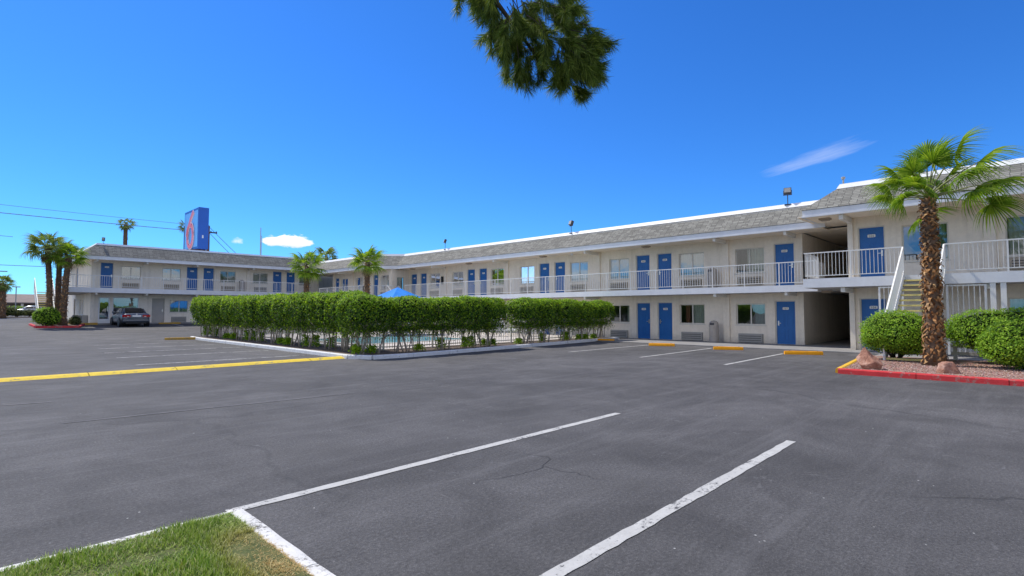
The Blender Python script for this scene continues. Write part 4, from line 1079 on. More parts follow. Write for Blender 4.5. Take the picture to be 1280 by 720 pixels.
# ------------------------------------------------------------------ palms
def make_frond(seed, Lp, Rb, nseg=34, droop=.5, fold=.05, wide=2.25):
    """fan leaf: petiole along +x then a pleated fan whose free tips hang"""
    rr = random.Random(seed); mb = MB(); pe = MB()
    bow = [Vector((Lp*t, 0, -.10*Lp*t*t)) for t in (0, .33, .66, 1)]
    pe.tube(bow, [.028, .022, .017, .013], 6)
    o = bow[-1]; dphi = wide*2/nseg; rs = [0.02, .22, .45, .62, .8, 1.0]
    for i in range(nseg):
        phi = -wide + dphi*(i+.5); Rr = Rb * (1 - .30*(abs(phi)/wide)**2) * rr.uniform(.9, 1.06)
        d = Vector((math.cos(phi), math.sin(phi), 0)); s = Vector((-d.y, d.x, 0)); jit = rr.uniform(-.05, .05); dr = droop*rr.uniform(.7, 1.5)
        n0 = len(mb.v)
        for k, r in enumerate(rs):
            rad = Rr*r; hw = rad*math.tan(dphi/2) if r <= .46 else Rr*.45*math.tan(dphi/2)*max(.0, (1-r)/.55)*.95
            cup = .10*Rb*math.cos(phi)*r - .05*abs(math.sin(phi))*Rb*r
            z = cup - dr*Rb*max(0, r-.35)**2.0*1.5 - .12*Rb*r*r
            rad2 = rad*(1 - .25*dr*max(0, r-.4)); p = o + d*rad2 + s*(jit*rad*max(0, r-.4)) + Vector((0,0,z)); fz = fold*Rb*(.4 if r < .1 else 1)*(1 - .5*r)
            if k == len(rs)-1: mb.v.append(tuple(p))
            else: mb.v += [tuple(p - s*hw), tuple(p + Vector((0,0,-fz*.6))), tuple(p + s*hw)]
        for k in range(len(rs)-2):
            a = n0 + 3*k
            mb.f += [(a, a+1, a+4, a+3), (a+1, a+2, a+5, a+4)]; mb.m += [0, 0]
        a = n0 + 3*(len(rs)-2)
        mb.f += [(a, a+1, a+3), (a+1, a+2, a+3)]; mb.m += [0, 0]
    return mb, pe
FRONDS = {}
def frond_set(key, Lp, Rb, nseg, droops):
    if key not in FRONDS:
        FRONDS[key] = [make_frond(100 + i, Lp*(.9+.05*i), Rb, nseg, dr) for i, dr in enumerate(droops)]
    return FRONDS[key]
def make_palm(label, loc, H, r0, r1, fronds, el_list, scale, seed, leaf='palm_leaf', dry=4, boots=260, lean=(0,0), group=None, cat='palm tree', skirt=False, wind=None):
    rr = random.Random(seed); root = empty('palm_tree', label, cat, loc, 0, group)
    n = 9; top = Vector((lean[0], lean[1], H)); pts = [Vector((lean[0]*t*t, lean[1]*t*t, H*t)) for t in [i/(n-1) for i in range(n)]]
    rad = [lerp(r0, r1, (i/(n-1))**.5) * (1.25 if i == 0 else 1) for i in range(n)]
    tb = MB(); tb.tube(pts, rad, 14)
    tr = tb.build('trunk', M['trunk'], root, smooth=True)
    if boots:
        b = MB()
        for i in range(boots):
            t = (i + rr.random())/boots; th = i*2.39996 + rr.uniform(-.15, .15); c = Vector((lean[0]*t*t, lean[1]*t*t, H*t)); rd = lerp(r0, r1, t**.5)
            o_ = Vector((math.cos(th), math.sin(th), 0)); s = Vector((-o_.y, o_.x, 0)); ln = rr.uniform(.10, .22)*(r0/.3)*(.75 if t > .7 else 1.1); wd = rr.uniform(.055, .10)*(r0/.3); up = 1 if rr.random() < .62 else -1; out = rr.uniform(.03, .10)*(r0/.3)*(1.7 if up < 0 else 1.0)
            p0 = c + o_*(rd*.72); p1 = c + o_*(rd + out*.6) + Vector((0,0,up*ln*.55)); p2 = c + o_*(rd + out) + Vector((0,0,up*ln)) + s*rr.uniform(-.05,.05)
            k = len(b.v); th_ = o_*.025
            b.v += [tuple(p0-s*wd*.6), tuple(p0+s*wd*.6), tuple(p1-s*wd*.45), tuple(p1+s*wd*.45), tuple(p2-s*wd*.16), tuple(p2+s*wd*.16), tuple(p0-s*wd*.6+th_), tuple(p0+s*wd*.6+th_), tuple(p1-s*wd*.45+th_), tuple(p1+s*wd*.45+th_)]
            b.f += [(k, k+1, k+3, k+2), (k+2, k+3, k+5, k+4), (k+6, k+7, k+9, k+8), (k+8, k+9, k+5, k+4), (k, k+6, k+8, k+2), (k+1, k+7, k+9, k+3)]; b.m += [0]*6
        o = b.build('leaf_bases', M['boots'], tr)
    lf = MB(); pt = MB(); nF = len(el_list)
    for i, (az, el, roll, sc) in enumerate(el_list):
        fm, pm = fronds[i % len(fronds)]; s_ = scale*sc
        Mx = Matrix.Translation(top + Vector((0,0,.02*i % .12))) @ Matrix.Rotation(az, 4, 'Z') @ Matrix.Rotation(-el, 4, 'Y') @ Matrix.Rotation(roll, 4, 'X') @ Matrix.Scale(s_, 4)
        # gravity: bend with distance in world space
        for src, dst in ((fm, lf), (pm, pt)):
            k = len(dst.v)
            for q in src.v:
                P = Mx @ Vector(q); d = P - top; hd = math.hypot(d.x, d.y)
                P.z -= .06*hd*hd/max(.3, scale*1.2)
                if wind: P += Vector(wind)*hd*hd*.12
                dst.v.append(tuple(P))
            dst.f += [tuple(x+k for x in f) for f in src.f]; dst.m += src.m
    c = lf.build('crown', M[leaf], root); pt.build('petioles', M['petiole'], c, smooth=True)
    if dry:
        dm = MB()
        for i in range(dry):
            fm, pm = fronds[i % len(fronds)]
            Mx = Matrix.Translation(top + Vector((0,0,-.1))) @ Matrix.Rotation(rr.uniform(0, 6.28), 4, 'Z') @ Matrix.Rotation(R(rr.uniform(62, 80)), 4, 'Y') @ Matrix.Scale(scale*rr.uniform(.5,.75), 4)
            dm.add(fm.v, fm.f, 0, Mx); dm.add(pm.v, pm.f, 0, Mx)
        dm.build('dry_fronds', M['palm_dry'], root)
    return root
def spread(n, seed, lo=-25, hi=80, lim=.2):
    rr = random.Random(seed); out = []
    for i in range(n):
        t = (i+.5)/n; out.append((i*2.39996 + rr.uniform(-.25,.25), R(lerp(hi, lo, t**.9)) + rr.uniform(-.12,.12), rr.uniform(-.5,.5), rr.uniform(.85, 1.1)))
    return out
big = frond_set('big', 1.45, .98, 40, (.35, .55, .75, .5))
sml = frond_set('small', .8, .85, 22, (.3, .5, .7))
rp = random.Random(77); PF = []
for k in range(27):
    az = -46 + (k*137.5 % 360); rel = math.cos(R(az + 46))            # rel > 0 points to the right of the photo
    el = lerp(80, -6, ((k + .5)/27)**1.0) + rp.uniform(-8, 8)
    PF.append((R(az), R(el), rp.uniform(-.7, .7), (.90 + .12*rel)*rp.uniform(.85, 1.08)))
make_palm('large fan palm with shaggy brown trunk in front of the stairs', (18.2, 1.85, .10), 4.48, .235, .15, big, PF, .90, 5, dry=0, boots=640, lean=(.0, .02), wind=(.16, -.18, .0))
make_palm('slim fan palm behind the hedge left of the blue umbrella', (20.3, 34.3, .1), 5.0, .24, .17, sml, spread(24, 8, -35, 80), .95, 8, boots=150, dry=3, group=None)
make_palm('fan palm behind the hedge in front of the inner corner, nearest the office wing', (17.5, 38.0, .15), 4.75, .24, .17, sml, spread(22, 9, -40, 75), .98, 9, boots=150, dry=4)
make_palm('palm crown rising behind the roof at the inner corner', (33.0, 66.0, 0), 8.7, .3, .22, sml, spread(20, 12, -35, 70), 1.25, 12, boots=0, dry=2, leaf='palm_leaf_far')
zt = ground_z(4.3, 48.4)
make_palm('fan palm at the left of the three by the office wing', (4.2, 48.9, zt), 5.4, .19, .15, sml, spread(22, 21, -35, 78), 1.0, 21, boots=300, dry=3, lean=(-.25, .1), group=None, leaf='palm_leaf_far')
make_palm('fan palm standing behind the two others by the office wing', (4.65, 49.25, zt), 5.1, .19, .15, sml, spread(18, 22, -30, 75), .85, 22, boots=150, dry=2, leaf='palm_leaf_far')
make_palm('fan palm at the right of the three, with the thickest rough trunk', (4.85, 48.2, zt), 4.85, .23, .16, sml, spread(22, 23, -35, 75), .88, 23, boots=260, dry=3, lean=(.2, 0))
make_palm('tall palm with a small windblown crown behind the office roof', (12.85, 75, 1), 10.7, .24, .2, sml, spread(18, 31, -55, 65), .72, 31, boots=140, dry=9, leaf='palm_leaf_far', wind=(.5,-.5,0))
make_palm('palm crown half hidden behind the tall blue sign', (20.3, 80, 1), 11.9, .3, .26, sml, spread(18, 33, -50, 65), .85, 33, boots=0, dry=3, leaf='palm_leaf_far')
make_palm('pale palm by the street at the left edge of the photo', (2.55, 70, .9), 3.3, .3, .25, sml, spread(30, 35, -60, 70), .72, 35, boots=140, dry=5, leaf='palm_leaf_far')

# ------------------------------------------------------------------ right island
isl = [(15.3, 3.40), (18.4, 3.66), (20.88, 3.86), (20.88, -9), (15.42, -9)]
mb = MB(); n = len(isl)
def gravel_mat():
    m, nt, b = mat('red_gravel'); p = wpos(nt)
    vo = N(nt, 'ShaderNodeTexVoronoi'); vo.inputs['Scale'].default_value = 24; L(nt, p, vo.inputs['Vector'])
    col = mix(nt, .75, ramp(nt, noise(nt, p, 2, 4), [(.3, (.22,.12,.095)), (.7, (.33,.20,.165))]), vo.outputs['Color'], 'OVERLAY')
    col = mix(nt, .55, col, (.30,.185,.155))
    L(nt, col, b.inputs['Base Color']); b.inputs['Roughness'].default_value = .95
    bump(nt, b, vo.outputs['Distance'], -.9, .03); return m
mb.add([(p[0], p[1], -.1) for p in isl] + [(p[0], p[1], .10) for p in isl], [tuple(reversed(range(n, 2*n)))] + [(i, (i+1) % n, n+(i+1) % n, n+i) for i in range(n)])
tag(mb.build('gravel_bed', gravel_mat()), 'reddish gravel bed of the palm island on the right', 'ground', kind='structure')
kp = kerb_mesh([(15.27, 3.45), (15.42, -9)], .15, .13, 1.55, zf=lambda x, y: 0); tag(kp.build('kerb', M['red_kerb']), 'bright red kerb along the front of the palm island', 'kerb', kind='structure')
kp = kerb_mesh([(20.8, 3.90), (15.36, 3.46)], .15, .125, 1.6, zf=lambda x, y: 0); tag(kp.build('kerb', M['kerb_yellow']), 'yellow kerb at the left side of the palm island', 'kerb', kind='structure')
rr = random.Random(17); pb = MB()
for i in range(5200):
    x, y = rr.uniform(15.42, 19.4), rr.uniform(-1.6, 3.6)
    if y > 3.38 + (x-15.3)*.08: continue
    s = rr.uniform(.008, .026); rot = Matrix.Translation((x, y, .10 + s*.3)) @ Matrix.Rotation(rr.uniform(0, 6), 4, 'Z') @ Matrix.Rotation(rr.uniform(-.6,.6), 4, 'X')
    a, b, c = s*rr.uniform(.7,1.4), s*rr.uniform(.7,1.3), s*rr.uniform(.5,1)
    pb.add([(a,0,0),(-a,0,0),(0,b,0),(0,-b,0),(0,0,c),(0,0,-c)], [(0,2,4),(2,1,4),(1,3,4),(3,0,4),(2,0,5),(1,2,5),(3,1,5),(0,3,5)], 0, rot)
tag(pb.build('gravel', island_mat('gravel_stones', [(.30,.16,.12), (.42,.27,.22), (.22,.13,.11), (.50,.40,.35), (.36,.21,.17)])), 'loose reddish gravel stones on the palm island', 'gravel', kind='stuff')
def rock_mat():
    m, nt, b = mat('red_rock'); p = opos(nt)
    a = noise(nt, p, 5, 8, .7); col = ramp(nt, a, [(.3, (.20,.085,.055)), (.5, (.38,.19,.13)), (.68, (.55,.36,.28))])
    L(nt, col, b.inputs['Base Color']); b.inputs['Roughness'].default_value = .95; bump(nt, b, noise(nt, p, 16, 8, .75), .9, .05); return m
M['rock'] = rock_mat()
def make_rock(label, loc, sx, sy, sz, seed, rz):
    import bmesh
    bm_ = bmesh.new(); bmesh.ops.create_icosphere(bm_, subdivisions=4, radius=1)
    rr = random.Random(seed); cuts = [(Vector((rr.gauss(0,1), rr.gauss(0,1), rr.gauss(0,.8))).normalized(), rr.uniform(.5, .8)) for _ in range(15)]
    for v in bm_.verts:
        for nrm, d in cuts:
            k = v.co.dot(nrm) - d
            if k > 0: v.co -= nrm*k*.98
        v.co += v.co.normalized()*(mnoise.noise(v.co*2.5 + Vector((seed,0,0)))*.10 + mnoise.noise(v.co*8)*.035)
        t = max(0, v.co.z); v.co.x *= 1 - .28*t; v.co.y *= 1 - .28*t
        v.co = Vector((v.co.x*sx, v.co.y*sy, v.co.z*sz))
    me = bpy.data.meshes.new('rock'); bm_.to_mesh(me); bm_.free(); me.materials.append(M['rock'])
    o = bpy.data.objects.new('rock', me); COL.objects.link(o); o.location = loc; o.rotation_euler = (0, 0, rz); return tag(o, label, 'rock')
make_rock('tall jagged red rock at the left corner of the palm island', (15.95, 2.92, .22), .36, .33, .46, 4, .3)
make_rock('pointed red rock beside the kerb right of the palm trunk', (16.1, 1.42, .16), .27, .28, .37, 9, 1.1)
def make_bush(label, loc, a, b, h0, h1, count, seed, leaf='bush_leaf', size=.06, p=2.5, nst=9, rz=0, lump=.20):
    rr = random.Random(seed); root = empty('bush', label, 'bush', loc, rz); c = (h1-h0)/2; zc = (h1+h0)/2
    lf = MB(); cores = []
    lobes = [(0, 0, 0, 1.0)] + [(rr.uniform(.25,.5)*a*math.cos(t), rr.uniform(.25,.5)*b*math.sin(t), rr.uniform(-.16,.10)*c, rr.uniform(.58,.72)) for t in [rr.uniform(0,1) + k*1.6 for k in range(4)]]
    for k, (lx, ly, lz, ls) in enumerate(lobes):
        sub = MB(); sf = crown(sub, a*ls*.92, b*ls*.92, c*ls, 0, p, int(count*ls*ls*.62), size, rr, lump=lump, lf=1.9, seed=seed+k*3, flat_bottom=.15, sprig=.28)
        lf.add([(v[0]+lx, v[1]+ly, v[2]+zc+lz) for v in sub.v], sub.f, 0)
        cores.append((core(sf, 0, .87, 18, 10), (lx, ly, zc+lz)))
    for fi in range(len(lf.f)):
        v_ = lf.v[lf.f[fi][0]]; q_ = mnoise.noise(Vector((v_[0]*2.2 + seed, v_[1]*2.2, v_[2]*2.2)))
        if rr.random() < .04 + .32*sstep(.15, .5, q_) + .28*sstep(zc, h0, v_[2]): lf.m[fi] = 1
    f = lf.build('foliage', [M[leaf], M['hedge_dark'] if leaf == 'bush_leaf' else M['dull_leaf']], root)
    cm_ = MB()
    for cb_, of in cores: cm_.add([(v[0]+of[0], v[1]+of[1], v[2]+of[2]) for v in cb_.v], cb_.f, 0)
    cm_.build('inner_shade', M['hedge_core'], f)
    st = MB()
    for i in range(nst):
        t = rr.uniform(0, 6.28); e = Vector((math.cos(t)*a*.6, math.sin(t)*b*.6, h0 + .3)); st.tube([(rr.uniform(-.1,.1), rr.uniform(-.1,.1), -.03), e*.5 + Vector((rr.uniform(-.1,.1), rr.uniform(-.1,.1), .05)), e], [.035, .028, .02], 6)
    st.build('stem', M['bark_dark'], root, smooth=True)
    return root
make_bush('rounded bright green bush left of the large palm', (19.5, 2.86, .1), 1.03, .88, .10, 1.42, 16000, 41, rz=.3)
make_bush('long darker green bush behind the palm to its right', (20.0, .35, .1), .85, 1.5, .30, 1.50, 17000, 42)
make_bush('wide light green bush in front at the right edge', (18.35, .02, .1), .88, 1.0, .0, 1.24, 17000, 43)
make_bush('green bush behind the far right end of the palm island', (20.0, -2.6, .1), .85, 1.5, .45, 1.6, 9000, 44)

# ------------------------------------------------------------------ left island by the office wing
li = [(3.4, 50.6), (3.5, 46.95), (5.5, 46.7), (6.1, 49.6), (5.0, 50.6)]
mb = MB(); n = len(li); mb.add([(p[0], p[1], ground_z(*p)-.1) for p in li] + [(p[0], p[1], ground_z(*p)+.10) for p in li], [tuple(range(n, 2*n))] + [(i, (i+1) % n, n+(i+1) % n, n+i) for i in range(n)])
tag(mb.build('planting_bed', M['dirt']), 'soil of the small palm island by the office wing', 'ground', kind='structure')
tag(kerb_mesh([(3.32, 50.6), (3.42, 46.85), (5.55, 46.6), (6.15, 49.5)], .15, .13, 1.6).build('kerb', M['red_kerb']), 'faded red kerb around the small palm island at the left', 'kerb', kind='structure')
make_bush('leafy green bush at the foot of the left palms', (3.95, 47.6, ground_z(4, 47.6)), .72, .65, .10, 1.30, 3200, 51, size=.10)
make_bush('low olive bush at the right foot of the left palms', (5.55, 48.6, ground_z(5.5, 48.6)), .35, .4, .05, .7, 900, 52, 'dull_leaf', .09)
# small boxes against the end wall
for i, (y, w_) in enumerate([(51.9, .4), (53.4, .38), (56.6, .4)]):
    b = MB(); b.box((6.30, y-w_/2, .66), (6.66, y+w_/2, 1.26)); b.box((6.285, y-w_/2+.05, .85), (6.299, y+w_/2-.05, 1.2), 1)
    tag(b.build('news_rack', [M['ac'], M['dark_metal']], bevel=.02), 'small grey box at the foot of the office end wall, %s from its right corner' % ORD[i], 'box', 'small boxes along the office end wall')

# ------------------------------------------------------------------ wheel stops, bins, floodlights
def wheel_stop(label, loc, rz, ln, mt='yellow'):
    b = MB(); hw, h = .085, .125; n = 6; rr = random.Random(int(loc[0]*10))
    prof = [(-hw, 0), (-hw, .05), (-hw*.72, h*.95), (-hw*.5, h), (hw*.5, h), (hw*.72, h*.95), (hw, .05), (hw, 0)]
    for i in range(n+1):
        x = lerp(-ln/2, ln/2, i/n); e = .88 if i in (0, n) else 1
        for (y, z) in prof: b.v.append((x, y*e, z*(.93 if e < 1 else 1)))
    P = len(prof)
    for i in range(n):
        for k in range(P-1): b.f.append((i*P+k, (i+1)*P+k, (i+1)*P+k+1, i*P+k+1)); b.m.append(0)
    b.f.append(tuple(range(P))); b.m.append(0); b.f.append(tuple(n*P+k for k in reversed(range(P)))); b.m.append(0)
    for x in (-ln*.36, ln*.36): b.tube([(x, 0, h-.01), (x, 0, h+.012)], .018, 8, 1)
    o = b.build('wheel_stop', [M[mt], M['dark_metal']]); o.location = loc; o.rotation_euler = (0, 0, rz)
    return tag(o, label, 'wheel stop', 'yellow parking wheel stops')
wheel_stop('bright yellow wheel stop nearest the breezeway', (21.05, 5.85, .0), R(-62), 1.24)
wheel_stop('yellow wheel stop in front of the beige bin', (21.55, 8.75, .0), R(-62), 1.12)
wheel_stop('yellow wheel stop between the stalls in front of the paired lower doors', (21.85, 11.85, .0), R(-68), 1.12)
wheel_stop('orange yellow wheel stop touching the right end of the hedge kerb', (23.3, 16.0, .0), R(-70), 1.2)
wheel_stop('worn tan wheel stop alone beyond the left end of the hedge kerb', (8.3, 32.9, ground_z(8.3, 32.9)), R(-18), 1.6, 'old_yellow')
wheel_stop('worn yellow wheel stop right of the sedan at the grey door', (11.6, 49.6, ground_z(11.6, 49.6)), 0, 1.5, 'old_yellow')
wheel_stop('worn yellow wheel stop at the office wing nearest the hedge', (14.6, 49.6, ground_z(14.6, 49.6)), 0, 1.5, 'old_yellow')
def trash_bin(label, loc, s=1):
    r = empty('trash_bin', label, 'trash bin', loc)
    b = MB(); b.lathe([(0, 0), (.21, 0), (.22, .02), (.225, .74), (.235, .75), (.235, .79)], 24); b.build('body', M['bin'], r)
    d = MB(); d.lathe([(.235, .79), (.23, .88), (.20, .97), (.13, 1.04), (0, 1.07)], 24); d.build('dome_lid', M['bin'], r, smooth=True)
    f = MB(); f.box((-.242, -.10, .84), (-.14, .10, .95)); f.build('flap', M['dark_metal'], r, bevel=.01)
    r.scale = (s, s, s)
    return r
trash_bin('beige dome topped bin on the walk between two lower windows', (26.0, 11.25, .035))
trash_bin('beige bin on the upper walkway above the lower bin', (26.15, 11.35, ZD))
trash_bin('beige bin on the upper walkway of the office wing', (17.4, 50.7, ZA))
def floodlight(label, loc, rz, h=.95, sc_=.68):
    r = empty('floodlight', label, 'floodlight', loc, rz, 'floodlights on the motel roof')
    p = MB(); p.tube([(0,0,0), (0,0,h-.25)], .028, 10); p.box((-.14, -.2, -.03), (.14, .2, .03)); p.build('pole', M['dark_metal'], r)
    y = MB(); y.box((-.03, -.26, h-.28), (.03, .26, h-.24)); y.box((-.02, -.26, h-.24), (.02, -.235, h+.05)); y.box((-.02, .235, h-.24), (.02, .26, h+.05)); y.build('bracket', M['dark_metal'], r)
    b = MB(); T_ = Matrix.Translation((0, 0, h)) @ Matrix.Rotation(R(18), 4, 'Y')
    b.box((-.14, -.23, -.20), (.12, .23, .20), 0, T_); o = b.build('lamp_housing', M['dark_metal'], r, bevel=.02)
    g = MB(); g.box((-.15, -.19, -.16), (-.141, .19, .16), 0, T_); q = g.build('lens', M['ac'], o)
    r.scale = (sc_,)*3
    return r
floodlight('square floodlight on a short pole nearest the right wing', (26.1, 7.75, 6.42), R(15), .92)
floodlight('floodlight in the middle of the long roof ridge', (26.1, 20.2, 6.40), R(-20), .92)
floodlight('floodlight farthest along the long roof, above the pool', (26.1, 32.6, 6.40), R(-30), .95)
floodlight('tiny lamp on the left end of the office roof', (7.3, 50.6, 6.72), R(60), .6).scale = (.4, .4, .6)
vp = MB(); vp.tube([(27.0, 5.72, 6.3), (27.0, 5.72, 7.42)], .035, 10); vp.lathe([(.04, 0), (.08, .02), (.08, .10), (0, .13)], 12, c=(27.0, 5.72, 7.40)); tag(vp.build('vent_pipe', M['ac']), 'thin vent pipe on the roof of the near right wing', 'vent pipe')
an = MB(); an.tube([(20.9, 56, 6.5), (20.9, 56, 10.1)], [.05, .04], 8); an.tube([(21.0, 56, 6.5), (21.0, 56, 9.3)], .025, 6); tag(an.build('antenna_mast', M['ac']), 'slender grey mast standing above the office roof', 'antenna')

# ------------------------------------------------------------------ tall sign, pole, wires
sg = empty('pylon_sign', 'tall blue box sign with a red numeral 6 behind the office roof', 'sign', (16.29, 62.4, 0))
def smat(name, c, r=.45): return painted(name, c, r, .05, 1)
sx, sy0, sy1, sz0, sz1 = 16.3, 60.0, 64.9, 7.9, 12.15
c_ = MB(); c_.box((sx-16.29, sy0-62.4, sz0), (sx+.95-16.29, sy1-62.4, sz1)); c_.build('cabinet', smat('sign_blue', (.02,.12,.50)), sg, bevel=.03)
f_ = MB(); f_.box((sx-.012-16.29, sy0+.25-62.4, sz0+.25), (sx-.001-16.29, sy1-.25-62.4, sz1-.25)); fo = f_.build('face_panel', smat('sign_face', (.16,.44,.86), .3), sg)
def numeral6(inner, off, mt, name):
    """single looping stroke: long leaning stem running into a tall oval bowl"""
    pts = []
    W_, H_ = 4.0, 3.55
    stem = [(.72, 1.02), (.56, .90), (.40, .74), (.27, .56), (.205, .34)]
    for i in range(25):
        t = R(180) + 2*math.pi*i/24; pts.append((.47 + .265*math.cos(t), .335 + .33*math.sin(t)))
    path = stem + pts[1:] if False else stem[:-1] + pts
    mbn = MB(); P = []
    cy = (sy0+sy1)/2 - 62.4; zb = sz0 + .35
    V = [Vector((0, cy + W_*(.5 - q[0])*.95, zb + q[1]*H_)) for q in path]
    # smooth resample
    Q = []
    for i in range(len(V)-1):
        for k in range(3): Q.append(V[i].lerp(V[i+1], k/3))
    Q.append(V[-1])
    for _ in range(2): Q = [Q[0]] + [(Q[i-1] + Q[i]*2 + Q[i+1])/4 for i in range(1, len(Q)-1)] + [Q[-1]]
    for i, q in enumerate(Q):
        d = (Q[min(i+1, len(Q)-1)] - Q[max(i-1, 0)]).normalized(); s = Vector((0, -d.z, d.y))
        off_ = off + .0006*i
        mbn.v += [(sx-16.29-off_, (q+s*inner).y, (q+s*inner).z), (sx-16.29-off_, (q-s*inner).y, (q-s*inner).z)]
    for i in range(len(Q)-1): mbn.f.append((2*i, 2*i+2, 2*i+3, 2*i+1)); mbn.m.append(0)
    o = mbn.build(name, mt, fo); return o
numeral6(.31, .018, smat('numeral_edge', (.95,.80,.84)), 'numeral_outline')
numeral6(.17, .10, smat('numeral_red', (.85,.20,.26)), 'numeral')
b = MB(); b.box((sx+.35-16.29, sy0-.012-62.4, 9.0), (sx+.48-16.29, sy0-.001-62.4, 9.3)); b.build('access_plate', M['trim'], sg)
b = MB()
for y in (61.2, 63.8): b.box((sx+.3-16.29, y-.18-62.4, 0.6), (sx+.66-16.29, y+.18-62.4, sz0))
b.box((sx-.4-16.29, 60.6-62.4, sz0-.32), (sx+.9-16.29, 64.7-62.4, sz0-.02)); b.build('support', painted('rusty_steel', (.12,.06,.045), .7, .3, 3), sg)
up = empty('utility_pole', 'brown wooden utility pole right of the tall blue sign', 'utility pole', (20.65, 72, .9))
b = MB(); b.tube([(0,0,0), (0,0,11.2)], [.24, .17], 10); b.build('pole', painted('pole_wood', (.14,.075,.05), .9, .3, 3), up)
b = MB(); b.box((-1.0, -.06, 10.3), (1.0, .06, 10.45)); b.build('crossarm', M['bark_dark'], up)
b = MB()
for x in (-.9, -.3, .3, .9): b.lathe([(.05,0),(.08,.05),(.05,.12),(0,.14)], 8, c=(x, 0, 10.45))
b.build('insulator', M['dark_metal'], up)
M['wire'] = painted('cable', (.16,.22,.22), .6, .05)
def wire(label, p, q, sag, r):
    p, q = Vector(p), Vector(q); pts = [p.lerp(q, t/16) - Vector((0,0, sag*4*(t/16)*(1-t/16))) for t in range(17)]
    b = MB(); b.tube(pts, r, 6); return tag(b.build('power_line', M['wire']), label, 'power line')
wire('upper thin power line running from the sign to the left edge', (20.3, 72, 12.0), (-38, 66, 12.6), .5, .02)
wire('lower thick power line running from the sign to the left edge', (20.3, 72, 11.3), (-38, 66, 11.9), .6, .036)
wire('thin cable low on the left, behind the palms', (20.3, 73, 6.4), (-40, 80, 6.9), .3, .03)
wire('thick cable low on the left at balcony height', (3.0, 74, 5.6), (-40, 70, 6.2), .3, .05)
wire('faint cable midway up the sky at the left edge', (4.0, 90, 10.8), (-60, 92, 13.6), .3, .03)
wire('upper guy wire sloping right from the utility pole', (20.7, 72, 12.0), (26.5, 73, 7.0), .1, .03)
wire('lower guy wire sloping right from the utility pole', (20.7, 72, 11.3), (25.6, 73, 7.0), .1, .03)

